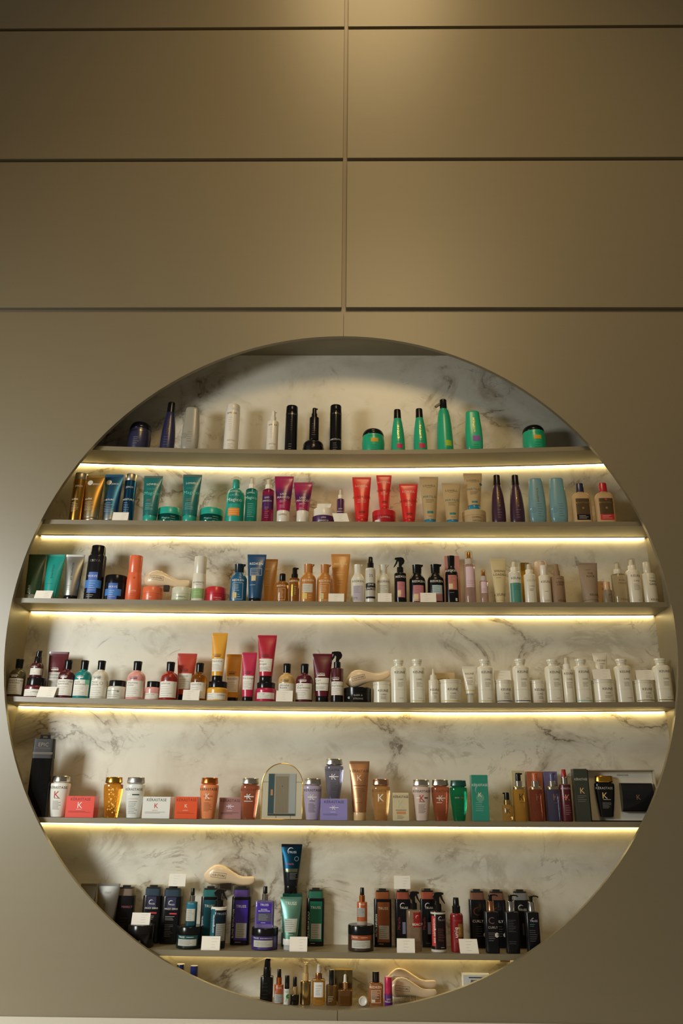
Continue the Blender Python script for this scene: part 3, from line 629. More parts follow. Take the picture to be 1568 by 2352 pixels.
sp(R, 601, 628, 1097, 1122, 'magenta and purple spray bottle with white button under a clear cap', 'B8306Et', 'mist', 'E8E4DA', None, .52, [('P', -.95, .95, .30, .60, '4A1A58'), ('T', 'LISO', -.1, .55, 3.8, WHT), ('T', 'MÁGICO', -.05, .48, 3.8, WHT), ('L', -.4, .4, .1, .36, 6, 'E0B8D0i')], 3, g=gL, rnd=.05)
tb(R, 631, 674.6, 1092, 'taller magenta tube with a purple middle and white cap', 'A01650', 'E4DFD2', fade(.40, .78) + lis + [('T', 'LOWELL', 0, .17, 3.6, INK)], .26, .68, 2, g=gL)
tb(R, 675, 718, 1106, 'shorter magenta tube with a purple middle and white cap', 'A01650', 'E4DFD2', fade(.42, .80) + lis, .30, .66, 2, g=gL)
jl = jr(R, 717, 768, 1169, 'purple jar with a white lid and a card on top', '4A1A58', 'E4DFD2', [('T', 'LISO', .05, .40, 4, WHT), ('T', 'MÁGICO', .05, .22, 4, WHT)], .46, '', 4, g=gL)
cd(R, 727, 759, 1156, 'white price card standing on the white lid of the purple jar', 5, on=jl, lines=3, side=.15)
sp(R, 773, 790.5, 1122, 1145, 'small purple spray bottle with white nozzle behind a card', '4A1A50', 'mist', 'E8E4DA', None, .62, [('T', 'LISO', 0, .45, 3.2, WHT), ('T', 'MÁGICO', 0, .38, 3.2, WHT), ('L', -.5, .5, .1, .3, 4, 'D8B8D0i')], 7, g=gL, rnd=.03)
cd(R, 768, 802, 1178, 'white price card leaning beside the small purple spray bottle', .3, side=-.25)
gR = 'red hair care tubes on the second shelf'
bl = low('BLINDA COR', '8A1616i', 'F0C8BCi', .50)
tb(R, 809, 852, 1094, 'leftmost bright red tube standing on the second shelf', 'D8241F', 'C41E1A', bl, .09, .66, 2, g=gR)
jd = jr(R, 855, 908, 1172.7, 'red jar carrying a red tube', 'B01820', 'C8202A', [('P', -.8, -.42, .0, .30, PAP), ('T', 'LOWELL', .1, .45, 4, 'E8C0B8i')], .42, '', 3, g=gR)
tb(R, 864, 899, 1090, 'red tube standing on the red jar', 'D8241F', 'C41E1A', bl, .09, .62, 5, on=jd, g=gR)
tb(R, 916, 959, 1109.5, 'shorter bright red tube right of the red jar', 'D8241F', 'C41E1A', bl, .10, .63, 2, g=gR)
gM = 'beige hair care tubes with blue caps on the second shelf'
mi = low('MIRTILO', '2A7A78i', '4A3E2Ai', .50)
tb(R, 963, 1006, 1093, 'taller beige tube with blue cap on the second shelf', 'B89F74m', '1E7FA6', mi, .085, .63, 2, g=gM)
tb(R, 1014, 1057, 1107, 'shorter beige tube with blue cap, left of the beige jar', 'B89F74m', '1E7FA6', mi, .09, .64, 2, g=gM)
jm = jr(R, 1062, 1115.5, 1173, 'beige jar carrying a beige tube with blue cap', 'B89F74m', 'BCA67Em', [('T', 'LOWELL', .1, .45, 4, '4A3E2Ai'), ('T', 'MIRTILO', .1, .22, 3.8, '2A7A78i')], .38, '', 3, g=gM)
tb(R, 1063.5, 1106.5, 1085, 'beige tube with blue cap and blue dot, standing on the beige jar', 'B89F74m', '1E7FA6', mi + [('O', .78, .70, .15, '1E5F86i')], .155, .64, 6, on=jm, g=gM)
for x0, x1, s in ((1129.4, 1161.6, 'left'), (1171.6, 1205, 'right')):
    bt('slim', R, x0, x1, 1090, s + '-hand one of the two slim dark purple bottles with upright gold lettering', '3A1C34', '1A1216', [('T', 'ANEETHUN', .03, .50, 5.6, 'D8B45Ak', 'v'), ('L', -.3, .35, .1, .3, 4, 'A08AA0i')], 3, g='slim dark purple bottles', rf=.1)
for x0, x1, yt, s in ((1214, 1254, 1099, 'left-hand one of the two blue-grey conditioner bottles, with gold lettering'), (1262.5, 1303, 1098, 'right-hand one of the two blue-grey conditioner bottles, without gold lettering')):
    bt('egg', R, x0, x1, yt, s, '6F98A2', '16181A', ([('T', 'ANEETHUN', 0, .62, 4.6, 'C8A85Ak', 'v')] if 'with gold' in s else []) + [('L', -.1, .5, .14, .45, 6, '3E5C64i'), ('O', -.60, .30, .32, '6890A0')], 3, g='blue-grey conditioner bottles')
def tan(x0, x1, yt, lab, cap, band, top):
    bt('flask', R, x0, x1, yt, lab, 'BC9C70m', cap, [('P', -.70, .70, .09, .60, '4C3A1E'), ('P', -.70, .70, .09, .22, band), ('T', 'ANEETHUN', 0, .50, 4.4, 'E0C070k'), ('O', 0, .37, .12, 'E0C070k'), ('L', -.5, .5, .11, .20, 3, 'EED8C0i')] + top, 3, ring=(.785, .795, 'C9A25Ak'), g='flat tan bottles with dark labels')
tan(1314, 1358, 1109, 'flat tan bottle with a navy cap', '1C2146', '181A24', [])
tan(1367, 1412, 1108, 'flat tan bottle with a red cap at the right end of the second shelf', 'B8182E', 'C0262E', [('O', 0, .57, .1, 'C8324Ai')])
# ---------------------------------------------------------------- third shelf
R = 3
gA = 'tubes at the left end of the third shelf'
tb(R, 66, 106, 1272, 'dark green tube at the left end of the third shelf', '2C4428', 'A8AA90f', [('T', 'KERO', -.2, .22, 5, 'D8D8C0i', 'v')], .11, .80, 3, g=gA)
tb(R, 107, 150, 1272, 'bright teal tube behind a price card on the third shelf', '18958A', '9FB8A8f', [('T', 'SHAMPOO', .0, .62, 5, '0E4A46i', 'v'), ('L', -.6, .3, .33, .37, 1, '0E4A46i')], .08, .72, 5, g=gA)
cd(R, 80, 119, 1356, 'white price card in front of the dark green and teal tubes', .3, side=.1)
tb(R, 152, 195, 1272.5, 'silver tube with black cap and upright black lettering, fully in view', 'A8A69CK', '141414', [('T', 'pH BALANCER', -.05, .62, 4.6, '1C1C1Ci', 'v'), ('L', -.5, .3, .2, .32, 3, '4A4844i')], .09, .74, 2, g=gA)
cross = [('P', -.52, .52, .13, .50, '3E62B0i'), ('P', -.9, .9, .22, .36, '3E78C0i')]
bt('wide', R, 196, 237, 1252.5, 'tall black bottle with a blue cross label, tallest on the third shelf', '17171A', '121214', [('T', 'AVIVA', 0, .71, 6.5, SLV)] + cross + [('T', 'WAVE', -.05, .43, 5.6, 'D8DCE8i'), ('L', -.35, .4, .16, .36, 5, 'C8D4E8i'), ('L', -.5, .4, .05, .11, 2, 'D8D4CCi')], 3, g='black set with blue cross labels')
jr(R, 239, 290, 1322, 'big black jar with a blue cross label', '17171A', '101012', [('P', -.42, .42, .03, .66, '3E62B0i'), ('P', -.72, .72, .18, .44, '3E78C0i'), ('T', 'WAVE', 0, .52, 5.4, 'D8DCE8i'), ('L', -.3, .3, .1, .4, 4, 'C8D4E8i')], .28, '', 2, g='black set with blue cross labels')
bt('step', R, 289.5, 323, 1276, 'tall orange bottle beside the big black jar', 'E0683E', 'E06A42', [('O', .2, .5, .14, 'B04A28i'), ('T', 'NUTRI', .15, .22, 3.6, 'F2D8C0i'), ('L', -.2, .6, .1, .18, 2, 'B04A28i')], 3)
jo = jr(R, 326, 372, 1348.5, 'orange jar under the left end of a cream hair brush', 'DD6A40', 'E07048', [('T', 'NUTRI', -.1, .28, 3.2, 'F2D8C0i')], .45, '', 3)
jp = jr(R, 394, 440, 1349.5, 'pale sage green jar under the handle of a cream hair brush', 'C9CBB0', 'CDCDB8', [('P', -.98, .98, .0, .16, '8FAE78'), ('T', 'ELEMENTS', .1, .32, 3.2, '5A6048i')], .45, '', 3)
brush(R, 329.6, 437, 1314, 1349, 'cream hair brush lying across the orange and sage jars on the third shelf', max(jo.ztop, jp.ztop) + .0012, 4.0, br=(.45, .56))
bt('step', R, 440.5, 472, 1278, 'tall white bottle with a green band, left of the red jar', 'D8D4C4', 'D4D0C0', [('T', 'ELEMENTS', .05, .42, 3.8, '6A6A58i'), ('L', -.4, .5, .35, .39, 1, '6A6A58i'), ('P', -.99, .99, .08, .29, '86A866i'), ('L', -.6, .6, .14, .24, 2, 'C8D8B0i')], 3.5)
jr(R, 472, 518, 1349, 'red jar on the third shelf beside the white and green bottle', 'B8222C', 'C02630', [('T', 'COLOR', .35, .28, 3.4, 'F0C0B8i'), ('L', .15, .75, .1, .2, 1, 'F0C0B8i')], .45, '', 3)
gB = 'blue hair care pair on the third shelf'
bt('cone', R, 528, 566, 1295, 'dark blue bottle with sloping shoulders', '15587E', '14242E', red(box=True) + [('L', .0, .4, .1, .22, 2, WHT)], 2.5, lip=True, g=gB)
tb(R, 568, 611.5, 1272, 'dark blue tube with black cap on the third shelf', '14466C', '121416', [('T', 'REDKEN', 0, .80, 5.8, WHT), ('F', -.55, .6, .55, .70, WHT), ('L', -.5, .4, .56, .69, 4, WHT), ('P', -.52, .05, .43, .54, 'C9B88Ai'), ('L', -.55, .2, .33, .36, 1, WHT)], .08, .66, 2, g=gB)
gK = 'copper coloured hair care set on the third shelf'
tb(R, 603, 638, 1283, 'copper tube half hidden behind the dark blue tube', 'C68838', '141210', [('T', 'REDKEN', 0, .78, 4.6, 'EED8A8i'), ('L', -.5, .3, .4, .7, 9, 'F0DCA0i')], .07, .74, 9.5, g=gK)
sp(R, 633, 662, 1317, 1334, 'small amber bottle with plain black cap on the third shelf', 'D29248t', 'plain', '141210', None, .50, [('T', 'REDKEN', 0, .56, 4.4, 'F2E4C8i'), ('F', -.55, .55, .08, .47, 'F2E4C8i'), ('L', -.5, .4, .12, .44, 7, 'F2E4C8i')], 2, g=gK, rnd=.12)
sp(R, 664, 687, 1303, 1327, 'small amber bottle with black pump on the third shelf', 'B87C3At', 'pump', '131110', None, .66, [('T', 'REDKEN', 0, .60, 4.2, 'F2E4C8i'), ('P', -.55, .2, .17, .5, 'D8B45Ak'), ('L', .05, .5, .2, .46, 5, 'F2E4C8i')], 2, g=gK, rnd=.03, d=1)
bt('cone', R, 689, 725, 1295, 'copper bottle with a pale grey label patch', 'B87834', 'B27230', [('T', 'REDKEN', 0, .56, 5, 'F2E4C8i'), ('P', -.68, .62, .25, .47, 'C9C4B6p'), ('L', -.6, .4, .28, .44, 4, '7A746Ai'), ('P', -.68, -.05, .08, .23, 'D8B860i'), ('L', .1, .55, .1, .2, 2, 'F2E4C8i')], 2, lip=True, g=gK)
bt('cone', R, 727.5, 763, 1296, 'copper bottle with an outlined label, right of the one with the grey patch', 'B87834', 'B27230', red('F2E4C8i'), 3.4, lip=True, g=gK)
tb(R, 760, 804, 1271, 'big glossy copper tube behind a price card', 'C88A42', '141210', [('T', 'REDKEN', 0, .80, 5.4, 'EED8A8i'), ('L', -.45, .45, .56, .66, 2, 'EED8A8i'), ('L', -.35, .3, .36, .52, 3, 'EED8A8i')], .09, .62, 8.5, g=gK)
cd(R, 754, 790, 1362.7, 'white price card at the foot of the big copper tube', .3)
gW = 'white cone shouldered bottles on the third shelf'
bt('cone', R, 805.7, 837.5, 1296, 'white bottle with a lilac label, left of the silver spray bottle', 'DAD8CA', 'D8D6C8', [('T', 'REDKEN', 0, .56, 5, '5A5850i'), ('P', -.66, .72, .07, .45, 'B9B0BCp'), ('L', -.6, .5, .26, .43, 5, '4A464Ei'), ('T', '77%', -.35, .14, 4, INK)], 4.5, lip=True, g=gW)
sp(R, 839, 862.5, 1278.6, 1304, 'silver and white spray bottle marked 25 with a black cap', 'DDD9CE', 'cap2', '131211', None, .64, [('P', -.9, .9, .40, .92*.81, 'C6C3B8'), ('P', -.9, .9, .10, .30, 'B9B5AA'), ('T', '25', .05, .58, 6.5, '16161Ai'), ('P', -.96, .96, .27, .42, '16161Ai'), ('T', 'ONE', .05, .385, 4.6, WHT), ('T', 'UNITED', 0, .305, 4.6, WHT), ('P', -.9, .9, .09, .13, '16161Ai')], 2, rnd=.02)
bt('cone', R, 864.5, 896, 1296.5, 'white bottle with plain printed lines, right of the silver spray bottle', 'DAD8CA', 'D8D6C8', [('T', 'REDKEN', .0, .56, 5, '5A5850i'), ('L', -.6, .6, .2, .48, 7, '6A665Ei')], 5, lip=True, g=gW)
cd(R, 867, 899, 1362, 'white price card in front of the white bottle with printed lines', .3)
gN = 'black hair care set with pink labels on the third shelf'
pk = lambda z0, z1: [('P', -.55, .72, z0, z1, 'C07A80i'), ('L', -.5, .5, (z0 + z1)/2, z1 - .01, 5, '5A2A34i'), ('P', -.5, .05, z0 + .02, (z0 + z1)/2 - .02, 'D8C69Ai'), ('L', -.42, .4, z0 + .02, z0 + .07, 1, INK)]
sp(R, 905.5, 933, 1278.6, 1314, 'black trigger spray bottle with a pink label on the third shelf', '141213', 'trig', '101010', None, .56, [('T', 'REDKEN', .15, .56, 5, WHT)] + pk(.12, .45), 2.5, g=gN, rnd=.04, d=-1)
bt('cone', R, 939.5, 977, 1296.5, 'black bottle with a pink label, left of the price card', '141213', '100F10', [('T', 'REDKEN', .1, .56, 5.4, WHT)] + pk(.06, .46), 4.2, lip=True, g=gN)
bt('cone', R, 982, 1019.5, 1295.6, 'black bottle with a pale blue and pink label', '141213', '100F10', [('T', 'REDKEN', .05, .56, 5.4, WHT), ('P', -.5, .72, .25, .46, 'A9BCBEi'), ('L', -.45, .5, .28, .44, 4, '3A4A4Ei'), ('P', -.5, .72, .07, .25, 'B88288i')], 4.2, lip=True, g=gN)
cd(R, 965, 1001, 1361, 'white price card between the two shorter black bottles', .3)
bx(R, 1021, 1055, 1278, 'pink carton standing behind the tall black bottle', 'C98A80', [], .045, 13.5)
bt('cone', R, 1023, 1052.5, 1276, 'tall black bottle in front of a pink carton', '131213', '0F0E0F', [('T', 'REDKEN', 0, .68, 5.4, WHT), ('P', -.62, .74, .28, .58, 'C07A6Ai'), ('L', -.55, .5, .42, .56, 5, '5A2A34i'), ('P', -.55, .05, .30, .40, 'D8C69Ai'), ('P', .4, .7, .05, .11, 'D8D4CCi'), ('L', -.5, .3, .2, .24, 1, 'A9A59Ci')], 3, g=gN)
gP = 'clear bottles with gold collars and pale pink labels'
def pinkb(x0, x1, yt, yb, lab):
    it = sp(R, x0, x1, yt, yb, lab, 'E2C8C4t', 'mist', 'C08A2Ak', 'E0D6D0f', .72, [('P', -.72, .72, .30, .72*.95, 'D9BEC6p'), ('L', -.6, .6, .32, .44, 4, '8A6A74i')], 3, g=gP, rnd=.04); return it
pinkb(1066, 1092, 1264.5, 1295, 'tall clear bottle with gold collar and pale pink label')
pinkb(1102, 1121, 1307.6, 1333, 'small clear bottle with gold collar and pale pink label')
tb(R, 1125, 1162, 1282, 'cream tube with black block lettering on the third shelf', 'CFBF92m', 'CDBE94m', [('T', 'SPRING', .08, .72, 5.4, INK), ('T', 'LOADED', .08, .64, 5.4, INK), ('L', -.4, .4, .55, .59, 1, '6A6248i'), ('T', 'KEUNÉ', .0, .2, 6, '4C4436i')], .07, .55, 3)
sp(R, 1169, 1198, 1287, 1312, 'white and teal two-tone spray bottle with clear cap', 'D9D8C8', 'mist', 'E4E2D6', None, .62, [('P', -.995, .995, .02, .47, '4E8C80'), ('T', 'KEUNÉ', .1, .58, 5.4, '3A4A44i'), ('L', -.4, .6, .3, .42, 4, '26544Ci')], 3, rnd=.06)
bx(R, 1196.5, 1216, 1293, 'gold carton standing behind the white spray bottle', 'C49A3Ek', [], .03, 13)
sp(R, 1204, 1231, 1292.5, 1317.5, 'white spray bottle with gold-edged clear cap in front of the gold carton', 'E0DBC8', 'mist', 'E6E2D6', None, .62, [('T', 'KEUNÉ', .2, .56, 5, 'C9BC98i'), ('T', 'CARE', .2, .42, 3.6, 'A9A080i'), ('L', -.3, .7, .3, .36, 3, '7C745Ei')], 3, rnd=.05)
sp(R, 1230.5, 1259, 1289.5, 1291, 'pale pink cylinder standing behind the white pump bottle', 'D3BEA8', 'plain', 'D3BEA8', None, .9, [], 13, rnd=.01, name='bottle')
sp(R, 1238, 1265, 1298, 1321, 'white bottle with a plain cap, between the gold carton and the brown sprayer', 'E2DCCA', 'plain', 'E4DED0', None, .62, [('T', 'KEUNÉ', .15, .56, 5.4, '5A5444i'), ('L', -.3, .6, .29, .33, 1, INK), ('L', -.4, .6, .05, .1, 2, '8A8474i')], 3, rnd=.03)
sp(R, 1266, 1297, 1295, 1322, 'taupe brown spray bottle on the third shelf', '8C7156m', 'cap2', '8A6F55m', None, .46, [('L', -.3, .7, .75*.8, .64, 1, '3A2E22i'), ('T', 'LIQUID', .25, .53, 4.2, '2E251Ci'), ('T', 'LOCK', .2, .47, 4.2, '2E251Ci'), ('T', 'KEUNÉ', .3, .08, 4.4, '54442Ei')], 3, rnd=.03)
tb(R, 1326, 1370.5, 1291, 'taupe tube with black block lettering on the third shelf', '94816Cm', '94816Cm', [('L', -.3, .45, .8, .84, 1, '4A4034i'), ('T', 'THE', .1, .73, 4.8, INK), ('T', 'ROCK', .12, .66, 4.8, INK), ('T', 'KEUNÉ', .25, .21, 4.8, '4A4034i')], .09, .74, 3)
bx(R, 1371.5, 1391, 1336, 'small peach carton behind a small round-capped bottle', 'D0AA7C', [('L', -.3, .6, .86, .92, 1, '8A6A44i'), ('T', 'JET', .3, .7, 4, INK)], .03, 10)
sp(R, 1384, 1406, 1335.7, 1355, 'small grey bottle with a peach cap on the third shelf', 'A89A84f', 'plain', 'D3AE82', None, .66, [('T', 'JET', .25, .38, 4, INK), ('L', -.2, .7, .08, .3, 3, '6A6050i')], 2, rnd=.02)
sp(R, 1406, 1439, 1290.6, 1317, 'clear spray bottle with black block lettering', 'D8CDB0t', 'mist', 'D2CDBC', None, .55, [('L', -.3, .5, .76, .79, 1, '6A6048i'), ('T', 'RUSH', .25, .55, 4.6, INK), ('T', 'HOUR', .25, .48, 4.6, INK), ('T', 'KEUNÉ', .35, .10, 4.6, '6A6048i')], 2.5, rnd=.03)
sp(R, 1440.5, 1472, 1282, 1308, 'white spray bottle with a clear gold-rimmed cap near the right end of the third shelf', 'E4DECB', 'mist', 'E6E0D2', None, .58, [('T', 'KEUNÉ', .2, .60, 5.4, '6A6456i'), ('T', 'CARE', .2, .49, 4, '9A927Ei'), ('L', -.3, .7, .28, .43, 5, '6A6456i'), ('L', .1, .6, .05, .09, 1, '8A8474i')], 2.5, rnd=.06)
sp(R, 1475, 1508, 1290, 1316, 'white bottle with black block lettering at the right end of the third shelf', 'D6D0BC', 'plain', 'D2CCB8', None, .56, [('L', -.1, .6, .57, .62, 1, '6A6456i'), ('T', 'TAME', .3, .52, 4.8, INK), ('T', 'GAME', .3, .45, 4.8, INK), ('T', 'KEUNÉ', .35, .09, 4.8, '6A6456i')], 2.5, rnd=.03, neck=None)
# ---------------------------------------------------------------- fourth shelf
R = 4
gO = 'round shouldered bottles with white labels on the fourth shelf'
def oreal(x0, x1, yt, lab, col, t1, t2=None, tx=WHT, dep=2, extra=(), pap=PAP): return bt('bell', R, x0, x1, yt, lab, col, '121212', lor(t1, t2, tx, pap=pap) + list(extra), dep, g=gO)
gJ = 'jars with white labels on the fourth shelf'; gU = 'colourful tubes with white labels on the fourth shelf'
oreal(18, 54.5, 1513, 'olive brown round shouldered bottle at the left end of the fourth shelf', '4E4426', 'Absolut Repair', 'Molecular')
jk = jr(R, 56, 104, 1556.5, 'maroon jar with a big black lid, carrying a small maroon pump bottle', '5A1420', '141212', [('P', -.95, .95, .06, .40, PAP), ('T', "L'ORÉAL", .3, .27, 3, INK), ('L', -.7, .1, .1, .34, 3, '8A867Ei')], .38, 'neck', 1.5, g=gJ)
sp(R, 70, 98.5, 1494, 1522, 'small maroon pump bottle standing on the maroon jar', '45101A', 'beak', '131111', None, .58, [('P', -.97, .97, .10, .34, PAP), ('L', -.85, .4, .14, .31, 3, '6A6660i'), ('T', "L'ORÉAL", -.15, .40, 2.8, WHT)], 3.6, on=jk, rnd=.16, d=1)
tb(R, 112, 158, 1496, 'maroon tube behind the price card at the left end of the fourth shelf', '5A1420', '131111', lor('Vitamino', 'Spectrum', z0=.25, z1=.56, xl=-.8, xr=.8, pap='C9C8C0p'), .10, .70, 9, g=gU)
cd(R, 86, 126, 1577, 'white price card leaning in front of the maroon tube on the fourth shelf', .3, side=.15)
oreal(131, 169, 1515, 'maroon round shouldered bottle left of the teal one', '4A1018', 'Vitamino Color', 'Spectrum')
oreal(168.8, 206.5, 1516, 'teal round shouldered bottle with a white label', '0F7C78', 'Scalp', 'Advanced', extra=[('P', .55, .93, .36, .48, '7CC0A0i')])
oreal(208, 246, 1516.6, 'white round shouldered bottle with black cap on the fourth shelf', 'D6D2C2', 'Metal', 'Detox', '4A4640i', extra=[('O', .45, .40, .18, '8A867Ei'), ('O', .45, .40, .14, PAP)])
jr(R, 246, 289, 1563, 'white jar with black lid beside the pink bottle', 'D2CFC2', '131212', [('T', 'Metal Detox', -.3, .45, 3, INK), ('O', .35, .42, .12, '8A867Ei'), ('L', -.8, .7, .1, .36, 3, '8A867Ei')], .30, 'neck', 2, g=gJ)
oreal(290, 331.5, 1518, 'pale pink round shouldered bottle with a white label', 'D99A94', 'Vitamino', 'Color', '3A3A3Ai')
jr(R, 333.5, 366.5, 1565, 'pale pink jar with black lid', 'D99A94', '131212', [('P', -.95, .95, .08, .36, PAP), ('T', 'Vitamino Color', -.3, .30, 2.8, INK), ('L', -.8, .7, .1, .24, 2, '8A867Ei')], .30, 'neck', 3, g=gJ)
oreal(367, 407.5, 1519.6, 'dark red round shouldered bottle left of the coral tube', '8E1A10', 'Inforcer', None, '3A1210i')
tb(R, 407, 452, 1500, 'coral red tube behind a price card', 'B8402E', '141212', lor('Inforcer', None, '6A1E16i', z0=.26, z1=.58, xl=-.78, xr=.8), .15, .68, 8.5, g=gU)
oreal(436, 474.5, 1522, 'amber round shouldered bottle behind a price card', 'B8741At', 'NutriOil', None, '6A3E0Ai', dep=3.2)
cd(R, 420, 458, 1584, 'white price card in front of the amber bottle and coral tube', .3)
jy = jr(R, 475, 523, 1565.5, 'yellow jar with black lid, carrying a yellow tube', 'D8A032', '131212', [('P', -.95, .95, .07, .40, PAP), ('T', "L'ORÉAL", .5, .3, 3, INK), ('L', -.9, .1, .1, .36, 3, '6A8A88i')], .30, 'neck', 1.2, g=gJ)
tb(R, 486.5, 522.5, 1453, 'tall yellow tube standing on the yellow jar', 'DDA034', '141212', lor('NutriOil', None, '5A3E10i', z0=.20, z1=.46, xl=-.9, xr=.9), .115, .70, 3, on=jy, g=gU)
tb(R, 519.5, 555, 1502, 'yellow tube standing right behind the yellow jar', 'D09430', '141212', lor('NutriOil', None, '5A3E10i', z0=.22, z1=.54, xl=-.9, xr=.9), .115, .78, 11.0, g=gU)
tb(R, 555.5, 590, 1498, 'pink magenta tube between the yellow tube and the magenta jar', 'BC2A4E', '141212', lor('Pro Longer', None, '6A1028i', z0=.24, z1=.52, xl=-.85, xr=.85, ts=4), .10, .72, 3.5, g=gU)
jq = jr(R, 586, 633.5, 1567.6, 'magenta jar with black lid, carrying a crimson tube', 'B01E44', '131212', [('P', -.75, .98, .14, .46, PAP), ('T', 'Pro longer', -.3, .40, 2.8, INK), ('L', -.7, .5, .16, .34, 3, '8A867Ei')], .28, 'neck', 1.2, g=gJ)
tb(R, 591.5, 635.5, 1458, 'tall crimson tube standing on the magenta jar', 'B01C34', '141212', lor('Pro', 'longer', '5A0E18i', z0=.22, z1=.49, xl=-.85, xr=.8), .13, .68, 2.4, on=jq, g=gU)
oreal(638.5, 676, 1523.7, 'tan gold round shouldered bottle behind a price card', 'C8A468', 'Absolut', 'Repair', '4A3A20i', dep=3.2)
cd(R, 634, 672, 1586, 'white price card in front of the tan gold bottle', .3)
oreal(678.5, 717.5, 1524, 'dark wine red round shouldered bottle left of the wine red tube', '540C20', 'Curl', 'Expression')
tb(R, 718, 763.5, 1500.6, 'wine red tube beside the black trigger sprayer', '5C0E22', '141212', lor('Curl', 'Expression', WHT, z0=.24, z1=.50, xl=-.85, xr=.85), .13, .66, 4, g=gU)
sp(R, 759.5, 788, 1495, 1533.5, 'wine red spray bottle with a black trigger head', '4A0C1C', 'trig', '121111', None, .58, [('T', "L'ORÉAL", -.2, .47, 3.4, WHT), ('Q', -.7, .3, .43, .445, WHT), ('P', -.9, .95, .14, .40, PAP), ('T', 'Curl', -.8, .37, 4, INK, 'l'), ('T', 'Expression', -.8, .32, 4, INK, 'l'), ('L', -.8, .5, .16, .28, 4, '8A867Ei'), ('P', -.99, .99, .01, .13, '141212')], 2.2, rnd=.02, d=-1)
js = jr(R, 789, 852, 1579, 'wide low black jar under the head of a cream hair brush', '161514', '121111', [('T', 'SLEEK &', .05, .46, 4, 'A9A59Ci'), ('T', 'STRONG', .05, .24, 4, 'A9A59Ci'), ('T', 'e', -.62, .35, 8, 'D8D4CCi')], .34, '', 1.0)
gV = 'matching white jars on the fourth shelf'; gY = 'matching white bottles with tiered caps on the fourth shelf'
jw = jr(R, 856, 896.5, 1566.5, 'white jar under the handle of a cream hair brush', 'E2DDCA', 'DED9C8', keuj(), .18, 'ridge', 3.2, g=gV)
brush(R, 798, 899, 1531, 1579, 'cream hair brush leaning from the wide black jar up onto the white jar', js.ztop + .0225, 5.2, tilt=math.radians(17), Lpx=104, br=None)
def kb(x0, x1, yt, lab, band=None): return bt('tier', R, x0, x1, yt, lab, 'E0DDCC', 'DDDAC9', keu(band=band), 2, g=gY)
kb(898, 933.5, 1514.5, 'white tiered-cap bottle right beside the brush handle')
kb(941, 976, 1514, 'second white tiered-cap bottle from the brush handle', 'D8CE8Ei')
sp(R, 984.5, 1007, 1535.5, 1561, 'small white applicator bottle with a pointed nozzle', 'E2DDCA', 'nozzle', 'E0DAC8', None, .70, [('T', 'KEUNÉ', .2, .38, 5, '4C4840i'), ('T', 'CARE', .2, .28, 3.6, '8C887Ei'), ('L', -.1, .6, .12, .22, 3, '7C786Ei')], 2, rnd=.03)
jr(R, 1007.5, 1059.5, 1561.5, 'big white jar with a yellow line, right of the pointed applicator bottle', 'E2DDCA', 'DED9C8', keuj('D6C676i'), .19, 'ridge', 1.2, g=gV)
bx(R, 998, 1044, 1546, 'beige carton standing behind the big white jar', 'CDB890', [('T', 'KEUNÉ', -.1, .78, 6, '4C4436i')], .045, 14.5)
it = tb(R, 1061, 1093.5, 1530, 'white tube with a yellow line standing on a narrow clear cap', 'E2DDCA', 'E4E0D2f', [('T', 'KEUNÉ', .0, .80, 4.4, '6A6456i'), ('T', 'CARE', .0, .68, 3.4, '8C887Ei'), ('L', -.45, .5, .48, .62, 4, '6A6456i'), ('P', -.97, .97, .335, .36, 'D6C676i')], .26, .58, 3, capw=.72)
kb(1097.5, 1133.5, 1514, 'white tiered-cap bottle with a pale yellow line, right of the narrow-capped tube', 'D8CE8Ei')
ja = jr(R, 1137, 1176.5, 1562, 'white jar with a dark line and a card on its lid', 'E2DDCA', 'DED9C8', keuj('4E4A52i'), .19, 'ridge', 2.2, g=gV)
cd(R, 1135, 1172, 1540, 'blank-looking price card standing on the white jar with the dark line', 5, on=ja, lines=3)
kb(1179.5, 1217, 1513, 'white tiered-cap bottle with a dark blue line', '4A4A66i')
jr(R, 1219, 1251.5, 1562.5, 'white jar with a faint pink line and nothing on its lid', 'E2DDCA', 'DED9C8', keuj('D2AE9Ei'), .19, 'ridge', 2.8, g=gV)
kb(1254, 1291.5, 1514, 'white tiered-cap bottle with a faint pink line, left of the slim sprayer', 'D2B09Ei')
sp(R, 1292.5, 1319, 1507, 1536, 'slim white spray bottle with a clear gold-rimmed cap', 'E2DDCA', 'mist', 'E6E2D6', None, .62, [('T', 'KEUNÉ', .1, .62, 5, '4C4840i'), ('T', 'CARE', .15, .50, 3.8, '8C887Ei'), ('L', -.5, .7, .3, .44, 4, '6A6456i')], 2, rnd=.03)
kb(1320, 1357.5, 1513, 'white tiered-cap bottle with an aqua line', '8CC0AEi')
jc = jr(R, 1359.5, 1411.5, 1560.7, 'white jar carrying a price card and a small white tube', 'E2DDCA', 'DED9C8', keuj('C9C0A8i'), .19, 'ridge', 1.2, g=gV)
cd(R, 1360, 1401, 1536.5, 'price card standing on a white jar in front of a small tube', 2.5, on=jc, lines=3)
tb(R, 1360.5, 1393.5, 1499.5, 'small white tube standing on a white jar behind a price card', 'E2DDCA', 'E0DBCA', [('T', 'KEUNÉ', .05, .72, 4.4, '6A6456i'), ('T', 'CARE', .05, .60, 3.4, '8C887Ei'), ('L', -.3, .3, .40, .54, 4, '6A6456i')], .15, .74, 6.5, on=jc)
kb(1414, 1452.5, 1513, 'white tiered-cap bottle without any line, right of the jar with the small tube')
je = jr(R, 1456, 1500.5, 1562, 'white jar with an olive line and a card on its lid', 'E2DDCA', 'DED9C8', keuj('8A7E3Ei'), .19, 'ridge', 1.4, g=gV)
cd(R, 1459, 1500, 1538.5, 'price card standing on the rightmost white jar', 4, on=je)
